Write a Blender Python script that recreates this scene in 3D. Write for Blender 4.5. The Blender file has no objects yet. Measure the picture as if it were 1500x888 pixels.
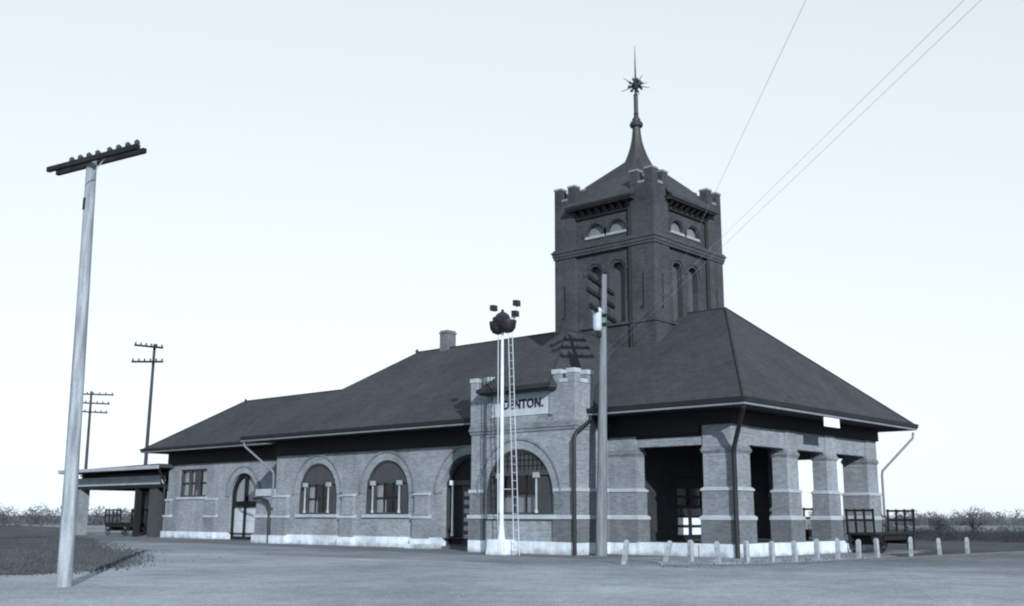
import bpy, math, random
from mathutils import Vector, Matrix
from mathutils.geometry import tessellate_polygon, delaunay_2d_cdt
random.seed(7)
R = math.radians
S = bpy.context.scene
COL = S.collection

# ------------------------------------------------------------------ camera, sky, sun, exposure
cam_d = bpy.data.cameras.new('camera'); cam = bpy.data.objects.new('camera', cam_d); COL.objects.link(cam)
yaw, pit, rol = R(41.994), R(11.336), R(0.172)
F = Vector((-math.sin(yaw)*math.cos(pit), math.cos(yaw)*math.cos(pit), math.sin(pit)))
Rt = Vector((math.cos(yaw), math.sin(yaw), 0)); Up = Rt.cross(F)
Rt, Up = Rt*math.cos(rol)+Up*math.sin(rol), Up*math.cos(rol)-Rt*math.sin(rol)
m = Matrix((Rt, Up, -F)).transposed().to_4x4(); m.translation = Vector((19.705, -33.594, 1.4))
cam.matrix_world = m
cam_d.sensor_width = 36; cam_d.lens = 1559.79/1500*36; cam_d.clip_end = 6000; cam_d.clip_start = .1
S.camera = cam

SUN = Vector((1.5, -1.0, .66)).normalized()          # towards the sun
el = math.asin(SUN.z); az = math.atan2(SUN.x, SUN.y)
w = bpy.data.worlds.new('World'); S.world = w; w.use_nodes = True
nt = w.node_tree; bg = nt.nodes['Background']
sky = nt.nodes.new('ShaderNodeTexSky'); sky.sky_type = 'NISHITA'; sky.sun_disc = False
sky.sun_elevation = el; sky.sun_rotation = az; sky.air_density = 2.2; sky.dust_density = 0; sky.ozone_density = 1
# monochrome photograph: the sky's brightness kept, its hue reduced to one cool tone
hs = nt.nodes.new('ShaderNodeRGBToBW'); tn = nt.nodes.new('ShaderNodeMix'); tn.data_type = 'RGBA'; tn.blend_type = 'MULTIPLY'; tn.inputs[0].default_value = 1
tn.inputs[7].default_value = (.90, 1.0, 1.08, 1)
fm = nt.nodes.new('ShaderNodeMath'); fm.operation = 'MULTIPLY'; fm.inputs[1].default_value = 1/7
fp = nt.nodes.new('ShaderNodeMath'); fp.operation = 'POWER'; fp.inputs[1].default_value = .3      # blue-sensitive film levels the sky
fs = nt.nodes.new('ShaderNodeMath'); fs.operation = 'MULTIPLY'; fs.inputs[1].default_value = 3.3
nt.links.new(sky.outputs[0], hs.inputs[0]); nt.links.new(hs.outputs[0], fm.inputs[0]); nt.links.new(fm.outputs[0], fp.inputs[0]); nt.links.new(fp.outputs[0], fs.inputs[0]); nt.links.new(fs.outputs[0], tn.inputs[6]); nt.links.new(tn.outputs[2], bg.inputs[0]); bg.inputs[1].default_value = .15
sd = bpy.data.lights.new('sun', 'SUN'); sd.energy = 2.5; sd.angle = R(.5); sd.color = (1, .995, .985)
sun = bpy.data.objects.new('sun', sd); COL.objects.link(sun); sun.rotation_euler = SUN.to_track_quat('Z', 'Y').to_euler()
sun.location = (40, -40, 40)
S.view_settings.view_transform = 'Standard'; S.view_settings.look = 'None'
S.view_settings.exposure = 1.06; S.view_settings.gamma = 1
S.render.engine = 'CYCLES'
S.cycles.filter_width = 2.1

# ------------------------------------------------------------------ materials
def g(v, tint=1.0): return (v*(1-.13*tint), v, v*(1+.15*tint), 1)
def new_mat(name, rough=.9, spec=.2):
    mt = bpy.data.materials.new(name); mt.use_nodes = True
    b = mt.node_tree.nodes['Principled BSDF']; b.inputs['Roughness'].default_value = rough
    b.inputs['Specular IOR Level'].default_value = spec
    return mt, mt.node_tree, b
def wall_coord(t):
    """object coordinates laid along whichever wall direction the face has"""
    tc = t.nodes.new('ShaderNodeTexCoord'); geo = t.nodes.new('ShaderNodeSeparateXYZ'); t.links.new(tc.outputs['Normal'], geo.inputs[0])
    sp = t.nodes.new('ShaderNodeSeparateXYZ'); t.links.new(tc.outputs['Object'], sp.inputs[0])
    ab = t.nodes.new('ShaderNodeMath'); ab.operation = 'ABSOLUTE'; t.links.new(geo.outputs[0], ab.inputs[0])
    gt = t.nodes.new('ShaderNodeMath'); gt.operation = 'GREATER_THAN'; gt.inputs[1].default_value = .6; t.links.new(ab.outputs[0], gt.inputs[0])
    mx = t.nodes.new('ShaderNodeMix'); mx.data_type = 'FLOAT'
    t.links.new(gt.outputs[0], mx.inputs[0]); t.links.new(sp.outputs[0], mx.inputs[2]); t.links.new(sp.outputs[1], mx.inputs[3])
    cb = t.nodes.new('ShaderNodeCombineXYZ'); t.links.new(mx.outputs[0], cb.inputs[0]); t.links.new(sp.outputs[2], cb.inputs[1])
    return tc, cb
def noise_mul(t, vec, scale, lo, hi, src, detail=4, stretch=None):
    if stretch:
        mp = t.nodes.new('ShaderNodeMapping'); mp.inputs['Scale'].default_value = stretch; t.links.new(vec, mp.inputs[0]); vec = mp.outputs[0]
    n = t.nodes.new('ShaderNodeTexNoise'); n.inputs['Scale'].default_value = scale; n.inputs['Detail'].default_value = detail
    t.links.new(vec, n.inputs['Vector'])
    mr = t.nodes.new('ShaderNodeMapRange'); mr.inputs[1].default_value = .3; mr.inputs[2].default_value = .7
    mr.inputs[3].default_value = lo; mr.inputs[4].default_value = hi; t.links.new(n.outputs[0], mr.inputs[0])
    mm = t.nodes.new('ShaderNodeMix'); mm.data_type = 'RGBA'; mm.blend_type = 'MULTIPLY'; mm.inputs[0].default_value = 1
    t.links.new(src, mm.inputs[6]); t.links.new(mr.outputs[0], mm.inputs[7])
    return mm.outputs[2]
def brick_mat(name, v, mortar=1.25, var=.2, row=.078, width=.24, msize=.012, lo=.76, hi=1.18):
    mt, t, b = new_mat(name, .92, .15)
    tc, cb = wall_coord(t)
    br = t.nodes.new('ShaderNodeTexBrick'); br.inputs['Scale'].default_value = 1
    br.inputs['Brick Width'].default_value = width; br.inputs['Row Height'].default_value = row
    br.inputs['Mortar Size'].default_value = msize; br.inputs['Mortar Smooth'].default_value = .2
    br.inputs['Color1'].default_value = g(v*(1-var)); br.inputs['Color2'].default_value = g(v*(1+var)); br.inputs['Mortar'].default_value = g(v*mortar)
    t.links.new(cb.outputs[0], br.inputs['Vector'])
    c = noise_mul(t, tc.outputs['Object'], .55, lo, hi, br.outputs[0], 6)
    c = noise_mul(t, tc.outputs['Object'], 2.4, .88, 1.1, c, 4, (1, 1, .18))
    c = noise_mul(t, tc.outputs['Object'], 9, .9, 1.1, c, 3)
    t.links.new(c, b.inputs['Base Color'])
    bp = t.nodes.new('ShaderNodeBump'); bp.inputs['Strength'].default_value = .25; bp.inputs['Distance'].default_value = .01
    iv = t.nodes.new('ShaderNodeMath'); iv.operation = 'SUBTRACT'; iv.inputs[0].default_value = 1; t.links.new(br.outputs['Fac'], iv.inputs[1])
    t.links.new(iv.outputs[0], bp.inputs['Height']); t.links.new(bp.outputs[0], b.inputs['Normal'])
    return mt
def plain(name, v, rough=.8, spec=.25, lo=.85, hi=1.12, scale=1.5, tint=1.0, stretch=None, fine=True):
    mt, t, b = new_mat(name, rough, spec)
    tc = t.nodes.new('ShaderNodeTexCoord'); rgb = t.nodes.new('ShaderNodeRGB'); rgb.outputs[0].default_value = g(v, tint)
    c = noise_mul(t, tc.outputs['Object'], scale, lo, hi, rgb.outputs[0], 5, stretch)
    if fine: c = noise_mul(t, tc.outputs['Object'], scale*7, .92, 1.08, c, 3)
    t.links.new(c, b.inputs['Base Color']); return mt
M = {}
M['brick'] = brick_mat('brick', .205)
M['brick_mid'] = brick_mat('brick_mid', .165)
M['brick_dark'] = brick_mat('brick_dark', .115)
M['brick_tower'] = brick_mat('brick_tower', .044, 1.2, .2, lo=.72, hi=1.25)
M['stone'] = plain('stone', .36, .85, .2, .8, 1.1, 1.2)
M['base'] = brick_mat('stone_base', .60, .62, .07, .6, 1.15, .014, .74, 1.12)
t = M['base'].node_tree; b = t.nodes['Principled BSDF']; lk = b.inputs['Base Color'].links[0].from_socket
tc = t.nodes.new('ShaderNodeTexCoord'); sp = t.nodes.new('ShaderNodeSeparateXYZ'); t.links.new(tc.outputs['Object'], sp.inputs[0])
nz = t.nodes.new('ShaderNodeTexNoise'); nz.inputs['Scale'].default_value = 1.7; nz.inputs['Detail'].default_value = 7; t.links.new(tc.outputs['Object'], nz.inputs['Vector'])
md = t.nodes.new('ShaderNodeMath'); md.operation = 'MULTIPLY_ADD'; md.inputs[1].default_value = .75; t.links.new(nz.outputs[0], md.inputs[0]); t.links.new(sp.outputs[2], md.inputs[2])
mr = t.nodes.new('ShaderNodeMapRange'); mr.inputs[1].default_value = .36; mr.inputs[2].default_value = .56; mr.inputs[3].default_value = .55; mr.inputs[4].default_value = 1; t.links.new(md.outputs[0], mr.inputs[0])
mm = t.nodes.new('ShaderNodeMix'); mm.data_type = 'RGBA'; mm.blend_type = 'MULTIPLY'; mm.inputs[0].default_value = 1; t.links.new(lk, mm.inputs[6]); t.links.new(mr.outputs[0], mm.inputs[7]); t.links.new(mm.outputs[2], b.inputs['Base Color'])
M['stone_dark'] = plain('stone_dark', .10)
M['white'] = plain('white_paint', .78, .6, .3, .82, 1.05, 2)
M['colonette'] = plain('colonette_paint', .29, .6, .3, .82, 1.05, 2)
M['post'] = plain('post_paint', .30, .8, .2, .6, 1.15, 6)
M['sign'] = plain('sign_paint', .42, .6, .3, .85, 1.06, 2)
M['grey_paint'] = plain('grey_paint', .3)
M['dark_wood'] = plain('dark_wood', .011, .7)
M['dark_paint'] = plain('dark_paint', .045, .6)
M['screen'] = plain('dark_screen', .052, .7)
M['gutter'] = plain('gutter_metal', .02, .5)
M['gutter_light'] = plain('moulding_paint', .26, .6)
M['pipe'] = plain('pipe_paint', .018, .5)
M['pipe_light'] = plain('galvanised_pipe', .16, .5)
M['pole_wood'] = plain('weathered_pole', .17, .9, .1, .62, 1.2, 3, 1, (3, 3, .25))
M['pole_pale'] = plain('pale_pole', .30, .9, .1, .5, 1.22, 3, 1, (3, 3, .3))
M['pole_dark'] = plain('dark_pole', .05, .9, .1, .7, 1.3, 3, 1, (3, 3, .3))
M['arm_wood'] = plain('crossarm_wood', .016, .9, .1, .6, 1.5, 3)
M['insulator'] = plain('insulator_glass', .03, .6, .2)
M['lettering'] = plain('lettering_paint', .02)
M['metal_spire'] = plain('spire_metal', .028, .55, .3)
M['roll'] = plain('ridge_slate', .035, .95, .05)
M['twig'] = plain('twig', .036, .95, .05, .6, 1.5, .6)
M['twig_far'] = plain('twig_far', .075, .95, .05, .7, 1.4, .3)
M['curtain'] = plain('curtain', .42, .9, .1, .7, 1.1, 5, 1, (6, 6, .4))
M['floor'] = plain('porch_floor', .07)  # floor tone lowered to stand for the porch's shade
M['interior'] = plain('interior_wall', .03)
M['porch_shade_brick'] = brick_mat('porch_shade_brick', .032)  # wall brick darkened, the shade inside the porch put into its colour
M['wire'] = plain('wire', .6)
M['rung'] = plain('pale_iron', .4, .5)

# glass: clear pane with sky reflections
mt, t, b = new_mat('window_glass'); t.nodes.remove(b)
out = t.nodes['Material Output']; tr = t.nodes.new('ShaderNodeBsdfTransparent'); tr.inputs[0].default_value = (.86, .86, .86, 1)
gl = t.nodes.new('ShaderNodeBsdfGlossy'); gl.inputs['Roughness'].default_value = .04; fr = t.nodes.new('ShaderNodeFresnel'); fr.inputs[0].default_value = 1.5
gb = t.nodes.new('ShaderNodeNewGeometry'); ib = t.nodes.new('ShaderNodeMath'); ib.operation = 'SUBTRACT'; ib.inputs[0].default_value = 1; t.links.new(gb.outputs['Backfacing'], ib.inputs[1])
fm_ = t.nodes.new('ShaderNodeMath'); fm_.operation = 'MULTIPLY'; t.links.new(fr.outputs[0], fm_.inputs[0]); t.links.new(ib.outputs[0], fm_.inputs[1])
mx = t.nodes.new('ShaderNodeMixShader'); t.links.new(fm_.outputs[0], mx.inputs[0]); t.links.new(tr.outputs[0], mx.inputs[1]); t.links.new(gl.outputs[0], mx.inputs[2]); t.links.new(mx.outputs[0], out.inputs[0])
M['glass'] = mt

# roof slates: courses along z
mt, t, b = new_mat('slate', .9, .1)
tc, cb = wall_coord(t)
br = t.nodes.new('ShaderNodeTexBrick'); br.inputs['Scale'].default_value = 1; br.inputs['Brick Width'].default_value = .3; br.inputs['Row Height'].default_value = .13
br.inputs['Mortar Size'].default_value = .012; br.inputs['Color1'].default_value = g(.042); br.inputs['Color2'].default_value = g(.05); br.inputs['Mortar'].default_value = g(.036)
t.links.new(cb.outputs[0], br.inputs['Vector'])
c = noise_mul(t, tc.outputs['Object'], .3, .86, 1.12, br.outputs[0], 3)
c = noise_mul(t, tc.outputs['Object'], 1.6, .88, 1.12, c, 4, (1.6, 1.6, .15))
c = noise_mul(t, tc.outputs['Object'], 7, .92, 1.08, c, 3)
t.links.new(c, b.inputs['Base Color']); M['slate'] = mt

# ground dirt / road
def ground_mat(name, v, lo, hi, stretch=None):
    mt, t, b = new_mat(name, .95, .1)
    tc = t.nodes.new('ShaderNodeTexCoord'); rgb = t.nodes.new('ShaderNodeRGB'); rgb.outputs[0].default_value = g(v)
    c = noise_mul(t, tc.outputs['Object'], .16, lo, hi, rgb.outputs[0], 6, stretch)
    c = noise_mul(t, tc.outputs['Object'], 1.3, .86, 1.12, c, 6)
    c = noise_mul(t, tc.outputs['Object'], 5, .84, 1.14, c, 6, (1, 2, 1))
    c = noise_mul(t, tc.outputs['Object'], 18, .74, 1.22, c, 4)
    t.links.new(c, b.inputs['Base Color'])
    n = t.nodes.new('ShaderNodeTexNoise'); n.inputs['Scale'].default_value = 5; n.inputs['Detail'].default_value = 8; t.links.new(tc.outputs['Object'], n.inputs['Vector'])
    bp = t.nodes.new('ShaderNodeBump'); bp.inputs['Strength'].default_value = .5; bp.inputs['Distance'].default_value = .1
    t.links.new(n.outputs[0], bp.inputs['Height']); t.links.new(bp.outputs[0], b.inputs['Normal'])
    return mt
M['dirt'] = ground_mat('dirt', .21, .66, 1.22, (1, 1.6, 1))
M['road'] = ground_mat('road_gravel', .275, .7, 1.2)
t = M['road'].node_tree; tc = [n_ for n_ in t.nodes if n_.type == 'TEX_COORD'][0]; rgb = [n_ for n_ in t.nodes if n_.type == 'RGB'][0]
sp = t.nodes.new('ShaderNodeSeparateXYZ'); t.links.new(tc.outputs['Object'], sp.inputs[0]); nz = t.nodes.new('ShaderNodeTexNoise'); nz.inputs['Scale'].default_value = .4; nz.inputs['Detail'].default_value = 6; t.links.new(tc.outputs['Object'], nz.inputs['Vector'])
ad_ = t.nodes.new('ShaderNodeMath'); ad_.operation = 'MULTIPLY_ADD'; ad_.inputs[1].default_value = 9; t.links.new(nz.outputs[0], ad_.inputs[0]); t.links.new(sp.outputs[1], ad_.inputs[2])
mr = t.nodes.new('ShaderNodeMapRange'); mr.interpolation_type = 'SMOOTHSTEP'; mr.inputs[1].default_value = -6; mr.inputs[2].default_value = 6; t.links.new(ad_.outputs[0], mr.inputs[0])
mxr = t.nodes.new('ShaderNodeMix'); mxr.data_type = 'RGBA'; mxr.inputs[7].default_value = g(.15); t.links.new(mr.outputs[0], mxr.inputs[0]); lk = rgb.outputs[0].links[0].to_socket; t.links.new(rgb.outputs[0], mxr.inputs[6]); t.links.new(mxr.outputs[2], lk)
M['field'] = ground_mat('field_grass', .06, .6, 1.5)
M['grass'] = plain('dry_grass', .21, .95, .05, .65, 1.35, 1.2)
M['grass_dark'] = plain('dark_grass', .07, .95, .05, .7, 1.3, 1)

# ------------------------------------------------------------------ mesh builder
class MB:
    def __init__(s): s.v = []; s.f = []; s.mi = []; s.k = 0
    def add(s, vs, fs):
        o = len(s.v); s.v += [tuple(x) for x in vs]
        for f in fs: s.f.append([o+i for i in f]); s.mi.append(s.k)
        return s
    def box(s, x0, x1, y0, y1, z0, z1):
        v = [(x, y, z) for z in (z0, z1) for y in (y0, y1) for x in (x0, x1)]
        return s.add(v, [(0, 2, 3, 1), (4, 5, 7, 6), (0, 1, 5, 4), (2, 6, 7, 3), (0, 4, 6, 2), (1, 3, 7, 5)])
    def slab(s, a, b):
        """closed solid between two polygons with matching corners: a seen from outside, b behind"""
        n = len(a)
        return s.add(list(a)+list(b), [tuple(range(n)), tuple(range(2*n-1, n-1, -1))]+[(i, i+n, (i+1) % n+n, (i+1) % n) for i in range(n)])
    def ring(s, c, axis, r, n, ref=None):
        a = Vector(axis).normalized(); u = a.orthogonal().normalized() if ref is None else ref
        w_ = a.cross(u); return [Vector(c)+(u*math.cos(2*math.pi*i/n)+w_*math.sin(2*math.pi*i/n))*r for i in range(n)]
    def tube(s, pts, r, n=8, caps=True):
        pts = [Vector(p) for p in pts]; rs = r if isinstance(r, (list, tuple)) else [r]*len(pts)
        vs = []; ref = None
        for i, p in enumerate(pts):
            d = (pts[min(i+1, len(pts)-1)]-pts[max(i-1, 0)]).normalized()
            if ref is None: ref = d.orthogonal().normalized()
            else:
                ref = ref-d*ref.dot(d); ref.normalize()
            vs += s.ring(p, d, rs[i], n, ref)
        fs = [(i*n+j, i*n+(j+1) % n, (i+1)*n+(j+1) % n, (i+1)*n+j) for i in range(len(pts)-1) for j in range(n)]
        if caps: fs += [tuple(range(n-1, -1, -1)), tuple(range((len(pts)-1)*n, len(pts)*n))]
        return s.add(vs, fs)
    def lathe(s, x, y, prof, n=16, rot=0):
        vs = [(x+r*math.cos(rot+2*math.pi*i/n), y+r*math.sin(rot+2*math.pi*i/n), z) for r, z in prof for i in range(n)]
        k = len(prof)
        fs = [(i*n+j, i*n+(j+1) % n, (i+1)*n+(j+1) % n, (i+1)*n+j) for i in range(k-1) for j in range(n)]
        fs += [tuple(range(n-1, -1, -1)), tuple(range((k-1)*n, k*n))]
        return s.add(vs, fs)
    def beam(s, a, b, w_, h):
        a = Vector(a); b = Vector(b); d = (b-a).normalized()
        sd_ = d.cross(Vector((0, 0, 1))); sd_ = sd_.normalized() if sd_.length > 1e-4 else Vector((1, 0, 0)); up = sd_.cross(d)
        c = [(-1, -1), (1, -1), (1, 1), (-1, 1)]
        vs = [p+sd_*(i*w_/2)+up*(j*h/2) for p in (a, b) for i, j in c]
        return s.add(vs, [(0, 1, 2, 3), (7, 6, 5, 4), (0, 4, 5, 1), (1, 5, 6, 2), (2, 6, 7, 3), (3, 7, 4, 0)])
    def split(s, name, mats, parent=None, smooth=False):
        """one object per separate piece"""
        par = list(range(len(s.v)))
        def find(i):
            while par[i] != i: par[i] = par[par[i]]; i = par[i]
            return i
        for f in s.f:
            for j in f[1:]: par[find(j)] = find(f[0])
        groups = {}
        for f, k in zip(s.f, s.mi): groups.setdefault(find(f[0]), []).append((f, k))
        out = []
        for fs in groups.values():
            q = MB(); mp = {}
            for f, k in fs:
                for i in f:
                    if i not in mp: mp[i] = len(q.v); q.v.append(s.v[i])
                q.f.append([mp[i] for i in f]); q.mi.append(k)
            out.append(q.build(name, mats, parent, smooth))
        return out
    def build(s, name, mats, parent=None, smooth=False):
        me = bpy.data.meshes.new(name); me.from_pydata(s.v, [], s.f)
        for m_ in (mats if isinstance(mats, list) else [mats]): me.materials.append(m_)
        for p, k in zip(me.polygons, s.mi):
            p.material_index = k; p.use_smooth = smooth
        import bmesh
        bm = bmesh.new(); bm.from_mesh(me); bmesh.ops.recalc_face_normals(bm, faces=bm.faces); bm.to_mesh(me); bm.free()
        if smooth:
            try: me.set_sharp_from_angle(angle=R(40))
            except Exception: pass
        o = bpy.data.objects.new(name, me); COL.objects.link(o)
        if parent: o.parent = parent; o.matrix_parent_inverse = Matrix.Translation(-parent.location) if parent.parent is None and parent.type == 'EMPTY' else Matrix()
        return o
class Fr:
    """a wall plane: a runs along it, z up, d outwards"""
    def __init__(s, o, ux, n): s.o = Vector(o); s.ux = Vector(ux); s.n = Vector(n)
    def p(s, a, z, d=0): return s.o+s.ux*a+s.n*d+Vector((0, 0, z))
    def box(s, mb, a0, a1, z0, z1, d0, d1):
        q = [s.p(a0, z0, d1), s.p(a1, z0, d1), s.p(a1, z1, d1), s.p(a0, z1, d1)]
        return mb.slab(q, [s.p(a0, z0, d0), s.p(a1, z0, d0), s.p(a1, z1, d0), s.p(a0, z1, d0)])
    def plate(s, mb, outer, holes, d0, d1):
        loops = [outer]+holes; flat = [pt for l in loops for pt in l]
        tris = tessellate_polygon([[Vector((x, y, 0)) for x, y in l] for l in loops]); n = len(flat)
        vs = [s.p(a, z, d1) for a, z in flat]+[s.p(a, z, d0) for a, z in flat]
        fs = [tuple(t_) for t_ in tris]+[tuple(i+n for i in reversed(t_)) for t_ in tris]
        o = 0
        for l in loops:
            k = len(l)
            for i in range(k): fs.append((o+i, o+(i+1) % k, o+(i+1) % k+n, o+i+n))
            o += k
        return mb.add(vs, fs)
FRONT = lambda y: Fr((0, y, 0), (1, 0, 0), (0, -1, 0))
END = lambda x: Fr((x, 0, 0), (0, 1, 0), (1, 0, 0))
def rect(a0, a1, z0, z1): return [(a0, z0), (a1, z0), (a1, z1), (a0, z1)]
def arch(c, r, z0, zs, n=20): return [(c-r, z0), (c+r, z0)]+[(c+r*math.cos(math.pi*i/n), zs+r*math.sin(math.pi*i/n)) for i in range(n+1)]
def arc_band(c, r0, r1, zs, n=24):
    o = [(c+r1*math.cos(math.pi*i/n), zs+r1*math.sin(math.pi*i/n)) for i in range(n+1)]
    return o+[(c+r0*math.cos(math.pi*i/n), zs+r0*math.sin(math.pi*i/n)) for i in range(n, -1, -1)]
def thing(name, loc, label, cat, group=None):
    o = bpy.data.objects.new(name, None); o.empty_display_size = .3; COL.objects.link(o); o.location = loc
    tag(o, label, cat, group); return o
def tag(o, label, cat, group=None, kind=None):
    if label: o['label'] = label
    if cat: o['category'] = cat
    if group: o['group'] = group
    if kind: o['kind'] = kind
    return o
def struct(o): o['kind'] = 'structure'; return o

# ================================================================== THE SETTING
mb = MB()
xs = [-3000, -600, -200, -100, -60]+[i*4 for i in range(-12, 16)]+[80, 150, 400, 3000]
mb.add([(-3000, -400, 0), (3000, -400, 0), (3000, 4000, 0), (-3000, 4000, 0)], [(0, 1, 2, 3)])
struct(mb.build('ground', M['dirt']))

def smooth_curve(p, n=8):
    out = []
    for i in range(len(p)-1):
        a = p[max(i-1, 0)]; b = p[i]; c = p[i+1]; d = p[min(i+2, len(p)-1)]
        for k in range(n):
            t_ = k/n
            out.append(tuple(.5*((2*b[j])+(-a[j]+c[j])*t_+(2*a[j]-5*b[j]+4*c[j]-d[j])*t_*t_+(-a[j]+3*b[j]-3*c[j]+d[j])*t_**3) for j in range(2)))
    return out+[tuple(p[-1])]
inner = smooth_curve([(-90, -13.5), (-50, -12.6), (-26, -11.2), (-14, -10.2), (-6, -9.2), (0, -8.4), (2.6, -7.2), (3.9, -4.6), (4.2, -1), (4.5, 6), (5.2, 14), (7, 30), (10, 70)])
outer = smooth_curve([(-90, -17.2), (-50, -17.0), (-26, -16.8), (-18, -16.6), (-8, -22), (6, -60), (30, -60), (60, -40), (60, -10), (60, 5), (60, 20), (60, 40), (60, 70)])
mb = MB(); n = len(inner)
mb.add([(x, y, .004) for x, y in inner]+[(x, y, .004) for x, y in outer], [(i, i+1, i+1+n, i+n) for i in range(n-1)])
struct(mb.build('road', M['road']))
def field(pts, z):
    out = []
    for a, b in zip(pts, pts[1:]+pts[:1]):
        k_ = max(2, int(math.hypot(b[0]-a[0], b[1]-a[1])/.35)); k_ = min(k_, 160)
        for i in range(k_):
            t_ = i/k_; x_ = a[0]+(b[0]-a[0])*t_; y_ = a[1]+(b[1]-a[1])*t_; q_ = .45*math.sin(x_*1.9+y_)+.3*math.sin(y_*3.7-x_)+.2*math.sin(7*x_+5*y_); out.append((x_+q_+random.gauss(0, .1), y_-q_*.7+random.gauss(0, .1)))
    mb = MB(); cd_ = delaunay_2d_cdt([Vector(q) for q in out], [], [list(range(len(out)))], 1, 1e-5); mb.add([(q.x, q.y, z) for q in cd_[0]], [tuple(q) for q in cd_[2]]); struct(mb.build('field', M['field']))
field([(-16.5, -14.2), (-22, -11.6), (-42, -2.2), (-60, 4.5), (-94, 23), (-140, 34), (-200, 0), (-100, -40), (-24, -30), (-6.5, -21.6), (-9.5, -18.4)], .012)
field([(-6, 14.5), (1.9, 13.6), (2.3, 7.5), (3.7, 5.5), (4.3, 9), (5.1, 14), (6.9, 30), (9.9, 70), (-40, 90), (-40, 20)], .006)
# low worn kerb between verge and road
mb = MB(); a = inner[46:]; 
for i in range(len(a)-1):
    p, q = Vector((*a[i], 0)), Vector((*a[i+1], 0)); d = (q-p).normalized(); s_ = Vector((d.y, -d.x, 0))*.14
    mb.slab([p+Vector((0, 0, .07)), q+Vector((0, 0, .07)), q+s_+Vector((0, 0, .05)), p+s_+Vector((0, 0, .05))], [p-Vector((0, 0, .05)), q-Vector((0, 0, .05)), q+s_-Vector((0, 0, .05)), p+s_-Vector((0, 0, .05))])
struct(mb.build('kerb', M['stone_dark']))
# packed-earth apron along the front of the building (darker strip)
mb = MB(); mb.add([(-60, -3.1, .004), (-30, -2.5, .004), (-11, -4.2, .004), (-3, -4.3, .004), (-3, 0.2, .004), (-27, 0.2, .004), (-27, 4, .004), (-60, 4, .004)], [tuple(range(8))])
M['apron'] = ground_mat('apron', .15, .75, 1.15, (1, 2.5, 1)); struct(mb.build('apron', M['apron']))

def tufts(name, n, fn, h, mat, label):
    mb = MB()
    for i in range(n):
        x, y = fn(); a_ = random.uniform(0, 6.28); hh = h*random.uniform(.4, 1.3); w_ = .02
        lx, ly = random.uniform(-.5, .5)*hh, random.uniform(-.5, .5)*hh
        mb.add([(x-math.cos(a_)*w_, y-math.sin(a_)*w_, 0), (x+math.cos(a_)*w_, y+math.sin(a_)*w_, 0), (x+lx, y+ly, hh)], [(0, 1, 2)])
    o = mb.build(name, mat); o['kind'] = 'stuff'; o['label'] = label; o['category'] = 'grass'; return o
def verge():
    while True:
        i = random.randrange(46, n-14); t_ = random.random(); x = inner[i][0]; y = inner[i][1]
        k = random.uniform(.05, 2.3)**1.0
        dx, dy = inner[i+1][0]-inner[i][0], inner[i+1][1]-inner[i][1]; L = math.hypot(dx, dy)
        x += dx*t_-dy/L*k; y += dy*t_+dx/L*k
        if (x < .15 and -2.2 < y < 13) or random.random() < (y+2)/6: continue
        return x, y
tufts('verge_grass', 6500, verge, .09, M['grass'], 'thin dry grass on the verge along the white posts')
EDGE = [(-94, 23), (-60, 4.5), (-42, -2.2), (-22, -11.6), (-16.5, -14.2), (-9.5, -18.4), (-6.5, -21.6), (-12, -25), (-24, -30)]
def leftyard():
    i = random.choices(range(len(EDGE)-1), [1, 2, 4, 6, 10, 8, 5, 3])[0]; t_ = random.random(); a, b = EDGE[i], EDGE[i+1]
    d_ = Vector((b[0]-a[0], b[1]-a[1])).normalized(); k_ = random.expovariate(.55)-random.random()*1.1
    return a[0]+(b[0]-a[0])*t_+d_.y*k_+random.gauss(0, .3), a[1]+(b[1]-a[1])*t_-d_.x*k_+random.gauss(0, .3)
tufts('yard_grass', 15000, leftyard, .1, M['grass_dark'], 'dark trodden grass beyond the tall pale telegraph pole')

mb = MB()
for i in range(3500):
    a_ = random.uniform(R(15), R(70)); dd = 6+30*random.random()**1.4; x = 19.7-math.sin(a_)*dd; y = -33.6+math.cos(a_)*dd
    if y > -2.4 and x < 3: continue
    r_ = random.uniform(.006, .02); q = [(x+r_*random.uniform(.6, 1.3)*math.cos(k*2.1), y+r_*random.uniform(.6, 1.3)*math.sin(k*2.1), .003) for k in range(3)]
    mb.add(q+[(x, y, .003+r_*.8)], [(0, 1, 3), (1, 2, 3), (2, 0, 3)])
o = mb.build('pebbles', M['brick']); o['kind'] = 'stuff'; o['label'] = 'small loose stones on the dirt road and yard'; o['category'] = 'stones'

# ================================================================== THE DEPOT
D = thing('railway_depot', (0, 0, 0), 'long brick railway depot with tall crenellated tower, spire and dark hipped roofs', 'station')
Ld, Dd, EV, SF = -27.04, 12.35, 5.41, 5.2
WY, WL, EV2 = 3.55, -43.65, 5.59

# --- walls with their openings
def wall(name, fr, a0, a1, z0, z1, holes, mat, th=.42, parent=D):
    mb = MB(); fr.plate(mb, rect(a0, a1, z0, z1), holes, -th, 0); return mb.build(name, mat, parent)
f0 = FRONT(0); fw = FRONT(WY); fb = FRONT(-2.07)
W1, W2, W3 = (-23.53, 1.5), (-18.35, 1.5), (-13.0, 1.66)
ZS = 2.48
wall('wall', f0, Ld, -10.9, .47, SF, [arch(W1[0], 1.5, 1.48, ZS), arch(W2[0], 1.5, 1.48, ZS), [(W3[0]-1.66, .471)]+[(W3[0]+1.66, .471)]+arch(W3[0], 1.66, 1, 2.4)[2:]], M['brick'])
wall('wall', fw, WL, Ld+.4, .41, 5.38, [rect(-42.3, -39.22, 2.55, 4.27), [(-36.56, .411), (-33.84, .411)]+arch(-35.2, 1.36, 1, 2.54)[2:]], M['brick'])
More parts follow.
